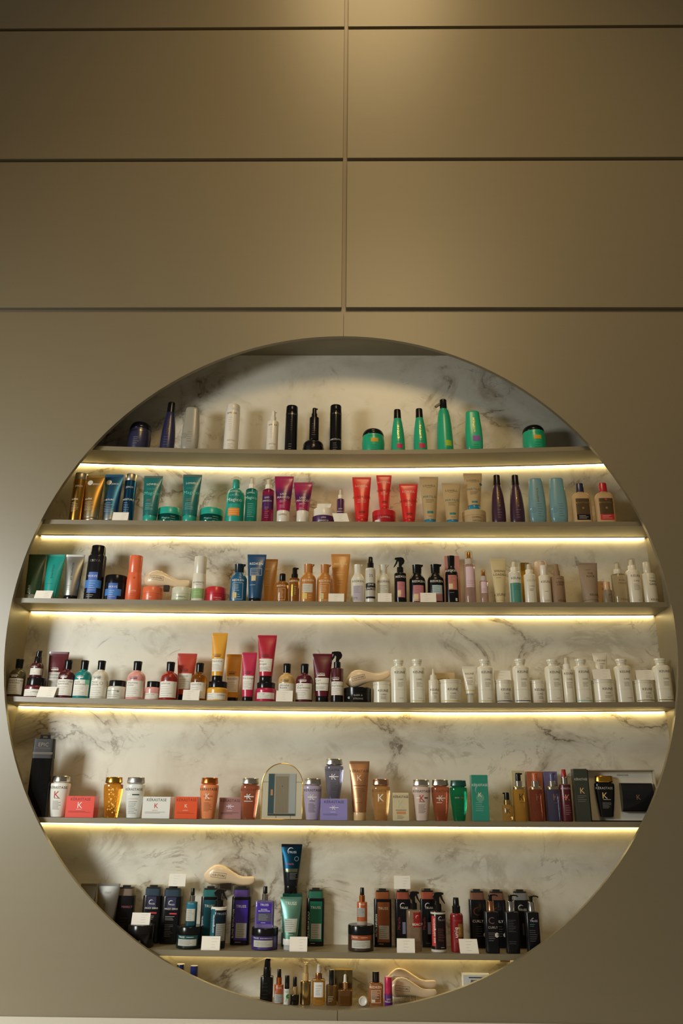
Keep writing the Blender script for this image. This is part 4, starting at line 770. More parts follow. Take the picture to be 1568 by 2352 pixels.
kb(1504, 1543, 1512, 'white tiered-cap bottle with an olive line at the right end of the fourth shelf', '8A7E3Ei')
# ---------------------------------------------------------------- fifth shelf
R = 5
# clear blister box with a black round brush in it
it = place(R, 66, 113, 1697, 2, None, .62); r = root(it, 'blister_box', 'tall black and clear box with a hanging tab, left end of the fifth shelf', 'box', None, math.radians(4)); H, a, b = it.H, it.a, it.b
m = MB(); m.loft([(0, a, b), (.6*H, a, b*1.0), (H, a*.98, b*.45, 0, -b*.5)], '2A2A2Ct', 9, 32); m.obj('clear_shell', r)
m = MB(); m.loft([(.745*H, a*1.01, b*.83, 0, -b*.19), (H*.998, a*1.0, b*.47, 0, -b*.5)], '191715m', 9, 32); m.obj('header_card', r)
m = MB()
for (x0, x1, z0, z1) in ((-.55*a, .55*a, 1.0*H, 1.012*H), (-.5*a, -.22*a, 1.012*H, 1.04*H), (.22*a, .5*a, 1.012*H, 1.04*H), (-.5*a, .5*a, 1.04*H, 1.055*H)): m.box(x0, x1, -b*.5 - .001, -b*.5 + .001, z0, z1, '161616')
m.obj('hang_tab', r, sharp=None)
m = MB(); fy = -b*1.03; V, Fs, w = glyphs('EPIC'); q = .95*a/w; m.add([(u*q - .475*a, fy, .90*H + v*q) for u, v in V], Fs, '8A7E72i'); V, Fs, w = glyphs('PROFESSIONAL'); q = 1.5*a/w; m.add([(u*q - .75*a, fy, .865*H + v*q) for u, v in V], Fs, '6A5E54i')
for z in (.80, .815): m.box(-.98*a, .98*a, fy - .0004, fy, z*H, (z + .006)*H, '8A7A66i')
m.obj('lettering', r, sharp=None)
m = MB(); m.loft([(.02*H, .4*a, .4*b), (.06*H, .5*a, .5*b), (.40*H, .5*a, .5*b), (.45*H, .22*a, .22*b), (.6*H, .18*a, .18*b), (.70*H, .24*a, .24*b), (.73*H, .1*a, .1*b)], '0E0E0E', 2, 20); m.obj('brush', r)
m = MB()
for q in range(14): m.box(.30*a, .86*a, -b*.72, -b*.66, (.05 + .031*q)*H, (.055 + .031*q)*H, '5A5850')
m.obj('bristle_rows', r, sharp=None)
gE = 'tapered shampoo bottles with wide caps on the fifth shelf'; gX = 'low square cartons on the fifth shelf'
def kr(x0, x1, yt, lab, body, cap, dec, dep=2, on=None): return bt('taper', R, x0, x1, yt, lab, body, cap, dec, dep, on=on, g=gE, rf=.75)
CS = 'C9C4B8k'
kr(116.5, 161, 1782, 'white tapered bottle with chrome cap and red initial, beside the clear brush box', 'DEDCD2', CS, ker('3A352Ei', 'B4202Ai', bar=False, ks=15, kx=-.05))
bx(R, 157, 221, 1828.5, 'coral red square carton left of the amber bottle', 'E4564C', kbox('8A2A28i', 'E8DCD8k', '8A2A28i', bar=False, ks=14), .085, 1.5, g=gX, rot=.03)
kr(239, 282, 1784.5, 'amber tapered bottle full of gold flakes with gold cap', 'D8902Et', 'D2A24Ak', [('O', random.uniform(-.25, .8)*(.72 + .28*min(1, zz/.5)), zz, random.uniform(.05, .12), random.choice(('F2B84Ai', 'E09A2Ai', 'FFD27Ai'))) for zz in [random.uniform(.10, .74) for _ in range(34)]])
kr(289, 333, 1785, 'pale grey tapered bottle with matte silver cap', 'D8DAD4', 'A9A9A4K', [('T', 'KÉRASTASE', 0, .70, 5.4, '3A3A38i'), ('Q', -.6, -.3, .555, .585, WHT), ('Q', -.1, .6, .555, .585, '4A4A46i'), ('Q', -.5, .5, .465, .475, 'C9A6A0i'), ('L', -.45, .55, .1, .42, 8, '55554Ei')])
bx(R, 331.5, 394.5, 1830, 'white square carton with a red initial', 'E0E0DA', kbox('55554Ei', 'C8382Ai', '8A8A84i', bar=False, ks=11), .085, 1.5, g=gX)
bx(R, 405.5, 456.5, 1830, 'orange square carton with a white initial', 'E0582E', kbox('8A3218i', 'EDE0D4i', '9A3A1Ai', bar=False, ks=8), .085, 1.5, g=gX)
kr(459.5, 502, 1786, 'peach orange tapered bottle with copper cap', 'D88452', 'D07A3Ak', ker('4A2E1Ei', 'EDE4D8k', True, barc='C8462Ai', small='6A3E28i'), 1.2)
bx(R, 505, 556, 1832, 'mauve square carton behind the reddish clear bottle', 'A97A76', kbox('4E3434i', 'DCDCE8k', '5A3E3Ei', ks=10), .07, 7.5, g=gX)
kr(552.5, 596, 1787, 'reddish brown clear tapered bottle with chrome cap, left of the gold arch', 'D07F5Et', CS, ker('5A2416i', 'D8E0E0k', True, small='7A3420i', sub=False) + [('Q', -.5, .4, .43, .445, 'D8E0E0i')], 1.2)
# arched brass frame with a plank door drawn inside as flat colour blocks
it = place(R, 600, 694, 1753, 3.0, None, 1, .3, ad=.02); r = root(it, 'arched_frame', 'gold arched frame with a flat plank door image, between reddish and lilac bottles', 'picture frame', None, .06); H, a = it.H, it.a
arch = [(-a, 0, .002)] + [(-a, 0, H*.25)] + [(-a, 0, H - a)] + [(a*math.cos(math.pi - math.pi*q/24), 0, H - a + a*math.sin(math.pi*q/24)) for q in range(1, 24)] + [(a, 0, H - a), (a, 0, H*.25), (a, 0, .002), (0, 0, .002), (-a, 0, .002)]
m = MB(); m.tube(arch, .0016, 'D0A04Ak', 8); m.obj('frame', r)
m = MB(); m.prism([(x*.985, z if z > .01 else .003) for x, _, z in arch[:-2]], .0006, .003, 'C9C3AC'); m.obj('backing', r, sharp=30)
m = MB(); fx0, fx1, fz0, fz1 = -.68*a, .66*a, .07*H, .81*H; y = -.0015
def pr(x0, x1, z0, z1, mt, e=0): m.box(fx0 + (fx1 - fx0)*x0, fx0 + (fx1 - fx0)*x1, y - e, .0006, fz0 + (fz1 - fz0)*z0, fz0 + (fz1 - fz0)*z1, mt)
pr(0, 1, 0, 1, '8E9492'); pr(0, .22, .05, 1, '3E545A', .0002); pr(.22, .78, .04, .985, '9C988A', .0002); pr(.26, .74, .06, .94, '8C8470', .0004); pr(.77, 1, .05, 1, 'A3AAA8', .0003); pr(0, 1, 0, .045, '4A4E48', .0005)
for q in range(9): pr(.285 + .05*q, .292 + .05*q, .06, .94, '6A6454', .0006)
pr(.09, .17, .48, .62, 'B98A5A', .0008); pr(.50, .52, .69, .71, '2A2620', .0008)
m.obj('flat_door', r, sharp=None)
m = MB()
for x0, x1, z0 in ((-.97*a, fx0, .66*H), (fx1, .97*a, .66*H)): m.box(x0, x1, -.0004, .0006, z0, z0 + .0012, '5A5444')
for x in (-.28*a, .42*a): m.box(x, x + .0012, -.0004, .0006, .006, fz0, '5A5444')
m.obj('backing_lines', r, sharp=None)
kr(697, 739, 1788, 'lilac tapered bottle with chrome cap, right of the gold arch', 'A79CB4', CS, ker('3A343Ei', 'DAD8DCk', True, small='3E3846i'), 1.8)
jx = bx(R, 736.5, 798, 1834.7, 'lilac square carton carrying a grey bottle', '8E86C0', kbox('4A4678i', 'DCDCE8k', '5E5A90i', ks=10), .085, 1.0, g=gX)
kr(745.5, 788.5, 1743, 'dark grey tapered bottle standing on the lilac carton', '8C8CA4t', CS, ker('2A2A30i', 'E4E4E4k', True, small='3A3A44i', sub=False) + [('L', -.35, .5, .2, .42, 6, '34343Ei')], 2.5, on=jx)
tb(R, 802.5, 848.5, 1748, 'tall shiny copper tube with a beige cap', 'D9A276K', 'D0AE7E', [('T', 'KÉRASTASE', 0, .83, 6, '4A2E1Ai'), ('T', 'K', 0, .715, 13, 'E8D0B0i'), ('Q', -.6, .6, .575, .585, '5A3A24i'), ('L', -.5, .55, .38, .54, 7, '5A3A24i'), ('L', -.4, .4, .28, .31, 1, '5A3A24i')], .135, .66, 2)
kr(853.5, 895.5, 1789.4, 'honey coloured clear tapered bottle with rose gold cap', 'DFAF70t', 'C49A7Ek', ker('6A4A20i', 'EAE2D2k', False, ks=18, small='7A5628i'))
bx(R, 901.5, 938, 1821, 'upright cream carton with a peach band', 'CDBF9C', [('T', 'KÉRASTASE', 0, .86, 5.4, '4A4030i'), ('T', 'K', 0, .60, 18, 'B9C8A0i'), ('Q', -.65, .65, .372, .39, '6A5E46i'), ('P', -.56, .56, .24, .33, 'C9885Ai'), ('L', -.5, .5, .06, .2, 3, '6A5E46i')], .06, 1.5)
kr(946.5, 988.5, 1790.6, 'pinkish white tapered bottle with chrome cap and red initial', 'CDB9AE', CS, ker('3A322Ei', 'B4261Ei', False, ks=14, small='4A3E3Ai') + [('Q', -.6, -.22, .54, .565, WHT), ('Q', .25, .62, .54, .565, '3A322Ei')])
kr(990, 1031.5, 1790.6, 'reddish brown clear tapered bottle touching the green one', 'C87454t', CS, ker('5A2416i', 'D0C4B8k', True, small='7A3420i', sub=False) + [('Q', -.5, .1, .43, .445, 'D0C4B8i')], 2.6)
kr(1032.5, 1072.5, 1792, 'green clear tapered bottle with dark green cap', '1E9E6Ct', '0E4A40', [('Q', -.5, .0, .55, .585, 'E0E4DCk'), ('Q', .15, .6, .555, .58, 'C0B87Ak'), ('L', -.35, .5, .2, .42, 6, '0A4A30i')], 1.6)
bx(R, 1082, 1119.5, 1780, 'tall sea green carton with a white initial', '2F8A76', [('T', 'KÉRASTASE', 0, .78, 5.8, 'D8E4DCi'), ('A', 0, .68, .6, '7FB0A0i'), ('O', 0, .50, .5, '5E9A86i'), ('T', 'K', 0, .57, 10, 'E4DCB4i'), ('L', -.6, .6, .2, .42, 5, 'A9CABCi')], .06, 2)
gQ = 'tall serum pumps in front of their cartons'
sp(R, 1153.5, 1177, 1820, 1848, 'small amber pump bottle with gold collar and black pump', 'E0B868t', 'pump', '141212', 'C9A86Ak', .66, [('T', 'K', .1, .36, 11, '3A2A14i'), ('L', -.3, .5, .1, .2, 2, '6A4A1Ei')], 2, rnd=.02, d=-1)
def serum(x0, x1, yt, bc, bxc, lab, labx, pump, bx0, bx1, byt, dpx, kc):
    bx(R, bx0, bx1, byt, labx, bxc, [], .035, 13, g='cartons behind the serum pumps')
    it = sp(R, x0, x1, yt, 1811, lab, 'E0DCD0t', 'pump', pump, 'BDB7AAk', .52, [('T', 'K', .25, .43, 15, kc), ('L', -.1, .6, .32, .36, 1, kc)], dpx, g=gQ, rnd=.02, d=1, ring=None) if False else sp(R, x0, x1, yt, 1806, lab, bc, 'pump', pump, 'BDB7AAk', .54, [('T', 'K', .25, .50, 15, kc), ('L', -.1, .6, .36, .40, 1, kc)], dpx, g=gQ, rnd=.015, d=1, neck=(it_neck[0], it_neck[1], 'C4B48Ek'))
    return it
it_neck = (.655, .70)
serum(1178, 1208.5, 1775, 'E0AE52t', 'C9BE9A', 'tall amber serum pump with gold ring and black head', 'cream carton behind the amber serum pump', '161414', 1176, 1206, 1769.4, 2, '2E2212i')
serum(1217, 1247, 1775, 'BE7050t', 'A8623E', 'tall rust red serum pump with salmon head', 'copper orange carton behind the rust red serum pump', 'B8603E', 1211, 1247, 1772, 2, 'E0A890k')
serum(1257, 1286, 1775, '827EA0t', '6E668E', 'tall slate violet serum pump', 'violet carton behind the slate violet serum pump', '4A4E78', 1250, 1281, 1772, 2, 'E0C0A8k')
sp(R, 1287, 1313, 1767, 1800, 'dark red spray bottle with red cap and silver collar', '4E0C18', 'cap2', '9A1420', 'B9B4AAk', .54, [('T', 'KÉRASTASE', .1, .63, 4.4, 'C9B8B0i'), ('T', 'K', .15, .46, 13, 'C9A07Ai'), ('Q', -.6, -.1, .45, .47, 'D8382Ai'), ('L', -.4, .6, .12, .32, 6, 'A98A84i')], 2, rnd=.03)
bx(R, 1318, 1349, 1766, 'tall narrow charcoal green carton beside the open gift box', '363C32', [('T', 'KÉRASTASE', 0, .80, 5, 'C9C8BCi'), ('T', 'K', .1, .585, 13, 'D8B484i'), ('L', -.7, .7, .36, .50, 4, '8A9088i')], .05, 2)
# open gift box standing on its side, with its two contents
it = place(R, 1350, 1502, 1768, 4.5, None, 1, .5, ad=.04); r = root(it, 'gift_box', 'open gift box standing on its side at the right end of the fifth shelf', 'box', None, -.06); H, a, b = it.H, it.a, it.b; t = .004
m = MB(); m.box(-a, a, b - t, b, 0, H, '1E1C1A'); m.box(-a, -a + t, -b, b - t, 0, H, '1E1C1A'); m.box(a - t, a, -b, b - t, 0, H, 'B9AE98'); m.box(-a + t, a - t, -b, b - t, 0, t, '1E1C1A'); m.box(-a + t, a - t, -b, b - t, H - t, H, 'A99E88'); m.obj('tray', r, sharp=None)
m = MB(); m.box(-a + t + .001, a - t - .001, -b*.15, b - t - .0005, t + .0005, H - t - .001, 'D6D0C0p')
V, Fs, w = glyphs('KÉRASTASE'); q = .34*a/w; m.add([(u*q - .07*a, -b*.15 - .0006, H*.88 + v*q) for u, v in V], Fs, '4A4640i'); m.obj('insert', r, sharp=None)
gb, gr = it, r
H2 = 0.80*H; a2 = 22.5*it.px; b2 = .022
def ingift(name, label, cat, fx, z): 
    o = bpy.data.objects.new(name, None); COL.objects.link(o); o.location = (it.X + fx*a*math.cos(-.06), it.Y + fx*a*math.sin(-.06) - b*.15 - b2 - .001, it.zb + z); o.rotation_euler.z = -.06; tag(o, label, cat); return o
rb = ingift('bottle', 'black tapered bottle with gold cap fitted in the open gift box', 'bottle', -.53, .085*H)
HB = .79*H; lv = lev(SH['taper'][0], HB, a2, b2); m = MB(); m.loft(lv, '111112', 2.3, 28); m.obj('body', rb)
m = MB(); m.loft(lev(SH['taper'][1], HB, a2, b2), 'C9983Ak', 2, 14); m.obj('cap', rb, sharp=25)
sk = Skin(lv, 2.3, HB, a2, it.px); sk.run([('T', 'KÉRASTASE', -.1, .70, 5.2, 'B9B4AAi'), ('T', 'K', -.1, .52, 14, 'E0B884i'), ('L', -.3, .5, .40, .44, 1, WHT), ('L', -.4, .5, .2, .36, 6, '8A867Ei')]).obj('lettering', rb)
b2 = .026; rp = ingift('pouch', 'black leatherette case with a gold initial inside the open gift box', 'case', .40, .19*H); HP = .55*H; ap = 35*it.px
m = MB(); n = 20
pts = [(-b2*math.sin(math.pi*q/n)**.6*(.75 + .25*math.sin(math.pi*q/n*.5)), HP*q/n) for q in range(n+1)]
V = [(x, y, z) for x in (-ap, ap) for y, z in pts] + [(x, b2, z) for x in (-ap, ap) for z in (0, HP)]
k = n+1; Fs = [(q, k+q, k+q+1, q+1) for q in range(n)] + [tuple(range(n, -1, -1)) + (2*k, 2*k+1), tuple(range(k, 2*k)) + (2*k+3, 2*k+2), (0, 2*k, 2*k+2, k), (n, 2*k-1, 2*k+3, 2*k+1), (2*k, 2*k+1, 2*k+3, 2*k+2)]
m.add(V, Fs, '1A1B1E'); m.obj('case_body', rp, sharp=50)
V, Fs, w = glyphs('K'); q = 11*it.px; yk = min(p[0] for p in pts) - .001; m = MB(); m.add([(u*q - w*q/2, yk, HP*.42 + v*q) for u, v in V], Fs, 'E0B884k'); m.obj('initial', rp, sharp=None)
# ---------------------------------------------------------------- sixth shelf
R = 6
gS = 'flat black bottles with clear overcaps on the sixth shelf'
tb(R, 186, 223.5, 2030, 'silver tube cut off by the edge of the round opening on the sixth shelf', 'B0AEA6K', '141414', [], .09, .74, 12)
tb(R, 224, 276, 2030, 'silver tube with upright black lettering beside the marbled-cap bottle', 'B0AEA6K', '141414', [('T', 'SEXY', .0, .85, 4.4, '8A8880i'), ('T', 'pH BALANCER', -.15, .50, 4.6, '1C1C1Ci', 'v')], .09, .72, 10)
def truss(x0, x1, yt, lab, band, dec, body='151517', dep='B', cover=None): return bt('slab', R, x0, x1, yt, lab, body, '121212', dec, dep, g=gS, band=band, rf=.9, cover=cover)
truss(269, 311, 2032, 'black bottle with a marbled collar at the left end of the sixth shelf', '8A7A70', [('T', 'PERFECT', .35, .62, 4.4, 'C8707Ai'), ('L', -.3, .5, .2, .45, 5, '3A3434i')])
jz = jr(R, 292, 353, 2124, 'low black jar with a patterned lid, carrying a price card', '131214', '1A1818', [('T', 'mask', .0, .32, 5, 'D8D4CCi')], .40, '', 1.0)
cd(R, 303, 345, 2096.6, 'white price card standing on the low black jar', 4, on=jz)
fr = [('P', -.45, .5, .60, .80, '24244Ai'), ('A', -.02, .70, .26, WHT), ('T', 'TRUSS', .05, .675, 3.4, WHT), ('T', 'FRIZZ ZERO', .05, .60, 3.8, WHT), ('P', -.1, .65, .505, .53, 'C83A44i'), ('L', -.5, .6, .40, .48, 3, 'C9C6C0i'), ('L', -.5, .35, .12, .34, 8, '8A8884i')]
truss(331, 373, 2031.6, 'black bottle with a navy logo patch, without a card on its cap', '24445E', fr)
tr2 = truss(375, 419, 2034, 'black bottle with a navy logo patch and a card on its cap', '24445E', fr)
cd(R, 388.5, 427, 2007, 'white price card standing on the clear cap of a black bottle, left side', 12.5, on=tr2)
jt = jr(R, 404.5, 464, 2127.5, 'black jar with a grey label, carrying a small teal sprayer', '16201E', '121212', [('P', -.75, .75, .14, .62, '1A4A4E'), ('T', 'TRUSS', -.45, .55, 3.6, WHT), ('L', -.05, .7, .49, .60, 1, WHT), ('P', -.72, .68, .16, .45, 'B4B4AAp'), ('L', -.6, .6, .2, .42, 4, '6A6A62i')], .36, '', 1.0)
sp(R, 427, 451.5, 2040, 2071, 'small teal spray bottle with silver collar standing on the black jar', '10424E', 'cap2', '131212', 'B4B0A8k', .48, [('P', -.95, .95, .45, .72*.9, '1A6E86'), ('T', 'TRUSS', -.1, .60, 3.4, '9AB0B4i'), ('P', -.85, .8, .14, .46, 'B4B4AAp'), ('L', -.7, .6, .16, .44, 6, '6A6A62i')], 3.0, on=jt, rnd=.02, n=3)
t4 = truss(463.5, 503, 2034.6, 'black and teal bottle under the left end of the cream brush', '1E7C80', tru('obrigatório;', c='12505A', lab=None, vx=-.72))
sp(R, 482, 518, 2042, 2081, 'black trigger spray bottle with a white shoulder and blue front', '14181C', 'trig', '151413', None, .52, [('P', -.99, .99, .09, .72*.98, '12222C'), ('P', -.9, -.35, .15, .66, '1E6070'), ('T', 'TRUSS', .45, .585, 4.6, '9AA6A8i'), ('T', 'obrigatório;', -.55, .42, 5.4, WHT, 'v'), ('P', -.15, .95, .13, .42, '8A8C88p'), ('L', -.05, .85, .15, .40, 8, '3A3C3Ai')], 3.5, rnd=.03, d=1, neck=(.645, .685, 'D8D4CA'))
cd(R, 463, 505.5, 2150.7, 'white price card in front of the trigger spray bottle with the white shoulder', .5)
t5 = truss(534, 577, 2034.6, 'black and violet bottle under the handle of the cream brush', '5A3E9A', tru('BLOND REVOLUTION', c='40289A', lz=(.12, .37)))
brush(R, 469, 585, 1983, 2034, 'cream hair brush lying on the caps of two black bottles on the sixth shelf', max(t4.ztop, t5.ztop) + .0006, 13.5, Lpx=118, br=(.33, .54))
ju = jr(R, 577, 637.5, 2131, 'black and violet jar carrying a violet flask', '3A2E6A', '121214', [('T', 'TRUSS', -.58, .56, 3.2, WHT), ('T', 'BLOND REVOLUTION', .20, .555, 1.9, WHT), ('P', -.75, .68, .16, .46, 'B4B4AAp'), ('L', -.6, .6, .2, .42, 4, '6A6A62i')], .36, '', 1.0)
sp(R, 585, 629, 2036, 2067, 'flat violet flask with a silver and black sprayer standing on the violet jar', '9488D0t', 'cap2', '121212', 'B9B4AAk', .30, [('P', -.76, .76, .10, .60, '3A1E9Ai'), ('T', 'TRUSS', 0, .56, 4.8, WHT), ('T', 'BLOND', 0, .45, 3, WHT), ('T', 'REVOLUTION', 0, .41, 3, WHT), ('P', -.66, .74, .16, .36, '4A4A58i'), ('L', -.55, .6, .18, .34, 5, '9A9AA4i'), ('L', -.3, .4, .115, .145, 1, WHT)], 2.4, on=ju, rnd=.04, n=5, dr=.5)
jv = bx(R, 648, 692, 2052, 'dark green carton behind the pale green tube, carrying a tall dark tube', '0E4A3E', [], .05, 13.5)
tb(R, 643.5, 693, 2060.8, 'pale metallic green tube with white cap and a grey label', '86BDABK', 'DEDCD4', [('T', 'TRUSS', 0, .88, 6.6, WHT), ('T', 'EQUILIBRIUM SCALP', -.80, .56, 4, 'A8D0C0i', 'v'), ('P', -.62, .78, .335, .59, 'B9BEB4p'), ('L', -.5, .5, .36, .57, 6, '55605Ai'), ('L', -.3, .5, .27, .31, 1, WHT)], .21, .67, 3.2, foot=.09)
tb(R, 646, 694, 1939, 'tall dark blue to black tube standing on the dark green carton', '161A22', '121212', [('P', -.98, .98, .50, .94, '1E4A62K'), ('A', -.08, .86, .30, WHT), ('T', 'TRUSS', .08, .835, 4.6, WHT), ('O', .5, .70, .20, 'A9B4B8i'), ('O', .5, .70, .17, '1E4A62K'), ('T', 'Miracle', -.15, .60, 4.6, 'C8506Ai'), ('P', -.7, .8, .43, .50, '9AA88Ak'), ('L', -.1, .7, .28, .42, 5, '9A9A94i')], .15, .64, 13.0, on=jv)
cd(R, 665, 705.5, 2152, 'white price card leaning against the pale green tube', .5)
truss(704.5, 745, 2038, 'black bottle with a green front and green collar', '1A7A62', tru('EQUILIBRIUM SCALP', c='0C6A50', lz=(.12, .38)))
jh = jr(R, 799, 858, 2125, 'black and orange jar carrying a small copper sprayer', '3A2A22', '121211', [('P', -.75, .78, .46, .63, '9A4A20i'), ('T', 'TRUSS', -.48, .56, 3.2, WHT), ('L', .0, .7, .50, .60, 1, WHT), ('P', -.70, .72, .14, .44, 'B8B8AEp'), ('L', -.6, .6, .18, .40, 4, '6A6A62i')], .36, '', 1.0)
sp(R, 819.5, 843, 2039, 2071, 'small copper spray bottle with clear base standing on the orange jar', 'A8562A', 'cap2', '131211', 'B86A34K', .54, [('T', 'TRUSS', -.1, .56, 3.6, 'F0E0D0i'), ('P', -.9, .55, .22, .46, '9A9C98p'), ('L', -.8, .4, .24, .44, 5, '55544Ei')], 3.0, on=jh, rnd=.02, base=(.10, 'D8D2C4f'))
truss(858, 898, 2039.7, 'black bottle with a brown orange front and orange collar', 'A85A26', tru('NUTRI INFUSION', c='8A4A1E', lz=(.13, .36)))
ml = [('A', -.05, .70, .34, WHT), ('T', 'TRUSS', .12, .665, 4.6, WHT), ('T', 'Miracle', -.55, .40, 6, 'A83238i', 'v'), ('P', -.1, .3, .22, .42, '7A7894i'), ('L', -.4, .3, .05, .09, 1, '8A8884i')]
tm = truss(906.5, 942, 2040, 'black bottle with copper collar and a price card on its cap', 'B8583E', ml)
cd(R, 904.5, 941.5, 2011.6, 'white price card standing on the clear cap of a copper-collared bottle', 12.5, on=tm)
cd(R, 911, 952, 2156, 'white price card at the foot of the clear amber trigger sprayer', .5)
sp(R, 933.5, 968, 2047, 2089, 'clear amber spray bottle with a red label and black trigger', 'DDBFA4t', 'trig', '131211', None, .46, [('P', -.12, .98, .40, .66*.98, '8A1418i'), ('A', .4, .57, .22, WHT), ('T', 'BEACH', .42, .45, 5.4, WHT)], 3.8, rnd=.03, d=1, n=3.2)
truss(963.5, 999, 2039.7, 'black bottle with copper collar behind the two trigger sprayers', 'B8583E', ml)
sp(R, 989.5, 1024, 2049, 2091, 'black and red trigger spray bottle with pale shoulder and base', '1C1414', 'trig', '131211', None, .50, [('P', -.9, -.45, .1, .60, 'B8342Ei'), ('A', .2, .56, .26, WHT), ('T', 'TRUSS', .35, .535, 3.8, '9A9490i'), ('T', 'uso obrigatório;', -.66, .36, 5.4, WHT, 'v'), ('L', -.15, .8, .18, .40, 8, '8A4A44i'), ('L', .2, .7, .06, .10, 1, WHT)], 2.2, rnd=.02, d=1, neck=(.63, .66, 'C9C6B8'), base=(.045, 'C9C6B8'))
sp(R, 1034.5, 1064, 2062, 2097, 'glossy red spray bottle with black cap beside a price card', '7A0E14', 'cap2', '131211', None, .62, [('T', 'REVLON', .1, .58, 3.4, 'B04A44i'), ('P', .1, .85, .28, .52, '8A6A2Ai'), ('T', '1', .35, .40, 16, 'B89A4Ai'), ('T', 'uniq', -.25, .36, 9, WHT, 'v'), ('T', 'ONE', .2, .33, 7, '9A3A40i', 'v'), ('L', -.3, .6, .18, .24, 2, 'C08A5Ai')], 2.8, rnd=.07)
cd(R, 1056, 1098, 2157, 'white price card between the red spray bottle and the black pump bottles', .5, side=-.1)
cu = [('T', 'C', -.15, .62, 19, 'A86A4Ak'), ('T', 'CURLY', -.05, .45, 5.6, WHT), ('L', -.3, .5, .18, .38, 5, '6A6660i'), ('O', .72, .22, .22, 'C9C6C0i')]
truss(1075, 1114, 2041, 'black bottle with a copper letter C, left of the copper-collared pump', '8A5A46', cu)
truss(1119.5, 1159, 2042, 'black bottle with a copper letter C, half hidden by the copper-collared pump', '8A5A46', cu)
gZ = 'black lotion pump bottles on the sixth shelf'
def lot(x0, x1, yt, ybt, lab, col, dec, d=1): return sp(R, x0, x1, yt, ybt, lab, '131316', 'lotion', '121110', col, .52, dec, 1.2, g=gZ, rnd=.02, n=4, dr=.7, d=d)
lot(1113.5, 1145, 2054.5, 2092.4, 'black pump bottle with a copper collar and round white sticker', 'C08A64k', [('T', 'C', -.1, .56, 15, '6A4A4Ei'), ('T', 'CURLY', .1, .44, 5, 'A9A6A0i'), ('O', .62, .31, .32, 'C9C6C0i'), ('L', -.6, .5, .2, .36, 5, '8A8884i')])
truss(1174, 1213, 2042, 'black bottle with a silver collar behind the silver pump bottles', '8E9296', [('A', -.05, .68, .34, WHT), ('T', 'TRUSS', .12, .65, 4.6, WHT), ('P', .0, .2, .22, .42, '3A3A40i')])
lot(1160, 1191.5, 2055.5, 2093, 'black pump bottle with a silver collar and no logo, second from the right', 'B4B2ACk', [('L', -.6, .5, .36, .58, 8, '5A5A5Ai'), ('L', -.6, .5, .15, .22, 2, '5A5A5Ai')])
lot(1208, 1239, 2057.5, 2093.4, 'silver-collared black pump bottle with a white logo, right end of the sixth shelf', 'B4B2ACk', [('A', .0, .59, .2, WHT), ('T', 'TRUSS', .1, .565, 4.4, 'C9C6E0i'), ('L', -.5, .3, .46, .52, 2, '4A9A90i'), ('L', -.6, .5, .2, .42, 6, '6A6A6Ei')])
# ---------------------------------------------------------------- bottom of the niche
R = 7
gF = 'navy capped bottles at the bottom left'
for x0, x1, yt, dp, s in ((400, 421, 2215, 5, 'blue bottle top showing above the rim, farther left of the pair at the bottom'), (432.5, 452, 2218.7, 4, 'blue bottle top showing above the rim, nearer right of the pair at the bottom')):
    sp(R, x0, x1, yt, 2246, s, '2A3A78', 'plain', '1C2A6E', None, .9, [], dp, g=gF, rnd=.03, ) 
sp(R, 597, 626.5, 2202.4, 2242, 'tall matte black pump bottle at the left of the bottom row', '141312', 'beak', '111010', None, .62, [('L', -.6, .5, .1, .5, 5, '2A2826i')], 6, rnd=.02, n=3, d=1)
sp(R, 629, 650.5, 2226, 2261, 'small copper spray bottle in the bottom row', 'A8562A', 'cap2', '131211', 'B8622EK', .56, [('T', 'TRUSS', .0, .48, 3.6, 'F0E0D0i'), ('P', -.9, .9, .06, .30, 'A9ABA6p'), ('L', -.8, .6, .08, .28, 5, '55544Ei'), ('T', 'INFUSION', -.7, .25, 3, WHT, 'v')], 5, rnd=.02)
sp(R, 651.5, 665, 2241, 2271, 'slim white and green bottle with black cap in the bottom row', 'D4D8CC', 'plain', '141312', None, .80, [('O', .4, .30, .62, '3E8A3Ei'), ('L', -.6, .4, .42, .5, 2, '6A7A6Ai'), ('T', 'True', -.2, .2, 4, '4A8A4Ai', 'v')], 5, rnd=.02)
sp(R, 666, 686.5, 2244.5, 2284, 'small smoky bottle with a black cap and gold collar', '2E2A22t', 'cap2', '131211', 'B9A27Ak', .60, [], 5, rnd=.02)
sp(R, 689, 713, 2211, 2252, 'gold metallic bottle with a beige pump under a clear cap', 'A88E5Ak', 'mist', 'C8A868', 'C0A064', .58, [], 5, rnd=.03)
sp(R, 716, 746, 2214, 2249, 'amber pump bottle with a white label in the bottom row', 'E0AE54t', 'mist', 'E8E6E0', 'B47A4Ak', .52, [('T', 'KEUNÉ', 0, .60, 5.4, '4A2E0Ei'), ('P', -.68, .72, .20, .56, 'DEDCD6p'), ('T', 'CARE', .05, .48, 4, '8A8880i'), ('L', -.4, .5, .24, .43, 5, '6A6864i')], 5, rnd=.03, n=3)
sp(R, 748.5, 773, 2228, 2262, 'dark amber bottle with a plain black cap in the bottom row', '8A6830t', 'plain', '131211', None, .48, [('L', -.6, .5, .1, .28, 4, 'B9B09Ai')], 5, rnd=.02, n=3)
bx(R, 768, 809, 2227, 'gold topped carton behind the dropper bottle', '6E6448k', [], .04, 13.5, top='D8A848k')
sp(R, 775.5, 808.5, 2239, 2273, 'square amber dropper bottle with a white bulb', 'B07A34t', 'drop', 'E0DCD4', 'B48A64k', .36, [], 5, rnd=.03, n=5)
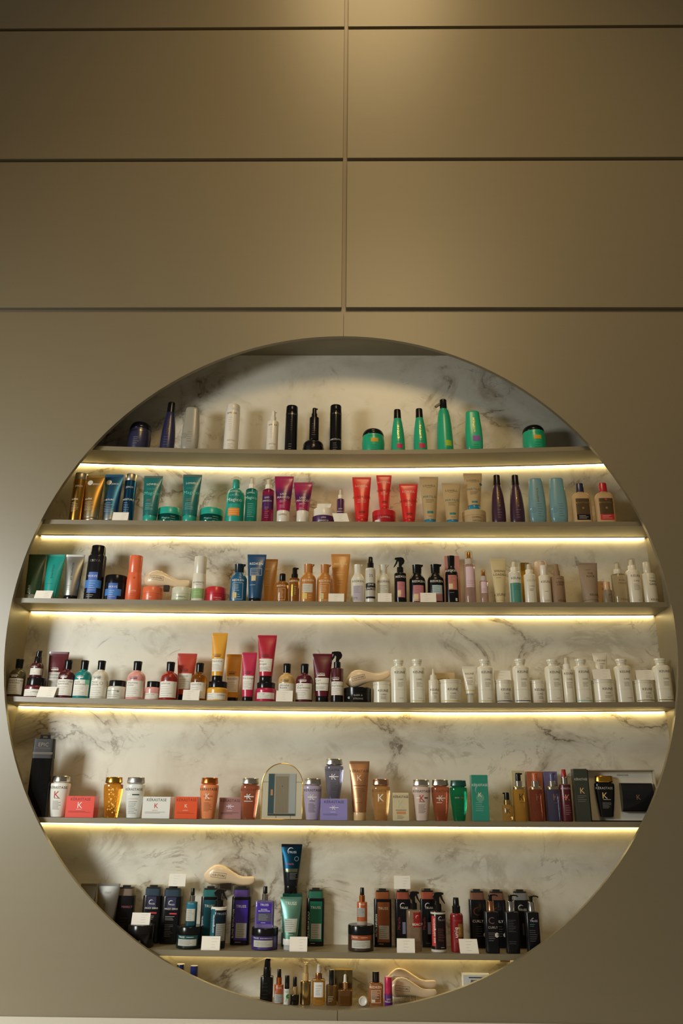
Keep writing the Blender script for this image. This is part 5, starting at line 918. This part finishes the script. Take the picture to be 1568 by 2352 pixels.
def compact(x0, x1, y0, y1, dep, lab, c):
    Y = YF + dep*.01; p = at((x0 + x1)/2, (y0 + y1)/2, Y); rr = (x1 - x0)/2*mpp(p); m = MB()
    m.loft([(-.008, rr*.86, rr*.86), (-.006, rr*.97, rr*.97), (.004, rr, rr), (.007, rr*.94, rr*.94), (.0075, rr*.80, rr*.80), (.0045, rr*.6, rr*.6), (.0035, rr*.3, rr*.3)], c, 2, 28)
    o = m.obj('round_tin', None, (p.x, p.y, ZFLOOR + rr*.98 + .001)); o.rotation_euler = (math.radians(76), 0, 0); tag(o, lab, 'tin', 'small round tins standing on edge')
compact(823.5, 843.5, 2298, 2319, 5, 'small white round tin standing on edge in front of a brown one', 'DDD8CE')
compact(826, 843.5, 2288, 2310, 8.5, 'small tan round tin standing on edge behind the white one', 'B88A50')
sp(R, 846, 880, 2232, 2256, 'flat amber bottle with black cap and white print in the bottom row', 'D0905At', 'plain', '131211', None, .48, [('T', 'REDKEN', -.05, .56, 5.2, 'F2E8D8i'), ('F', -.6, .6, .10, .46, 'F2E8D8i'), ('L', -.55, .5, .22, .44, 6, 'F2E8D8i'), ('P', -.55, -.1, .12, .20, 'D8D0C0i')], 5, rnd=.10, n=3, dr=.6)
sp(R, 882.5, 901, 2244, 2282, 'magenta and purple bottle beside the cream brushes at the bottom', '5A1A6A', 'plain', 'B0124A', None, .97, [('T', 'LISO', .1, .30, 3.4, WHT), ('T', 'MÁGICO', .1, .22, 3.4, WHT)], .8, rnd=.01)
brush(R, 898, 995, 2262, 2318, 'cream hair brush standing in front, at the bottom of the round opening', ZFLOOR + .007, 5.6, Lpx=112, zup=.020)
brush(R, 896, 992, 2254, 2310, 'cream hair brush standing behind another one at the bottom', ZFLOOR + .007, 12.6, Lpx=116, zup=.040)
it = place(R, 1063, 1125, 2239, 6, None, 1, .5, ad=.03); r = root(it, 'carton', 'white carton with a barcode peeking over the rim at the bottom right', 'box', None); H, a, b = it.H, it.a, it.b
m = MB(); m.box(-a, a, -b, b, 0, H, 'D8DAD8p'); m.obj('box', r, sharp=None)
m = MB(); x = -.45*a
for q in range(22):
    w = random.choice((.0008, .0014, .0022)); m.box(x, x + w, -b - .0005, -b, H*.66, H*.86, '2A2A2C'); x += w + random.choice((.0009, .0014))
m.box(-.6*a, .9*a, -b - .0005, -b, H*.91, H*.95, '55565Ai'); m.obj('barcode', r, sharp=None)
p = at(1160, 2218, YB - .03); m = MB(); m.box(-.022, .022, -.016, .016, -.014, .014, 'C8B080m'); m.box(.022, .028, -.006, .006, -.006, .006, '8A8070'); o = m.obj('power_adapter', None, (p.x, YB - .018, zs(6, p.x) - TH - .0205), sharp=None); tag(o, 'small beige power adapter under the lowest shelf, close to the right rim', 'adapter')
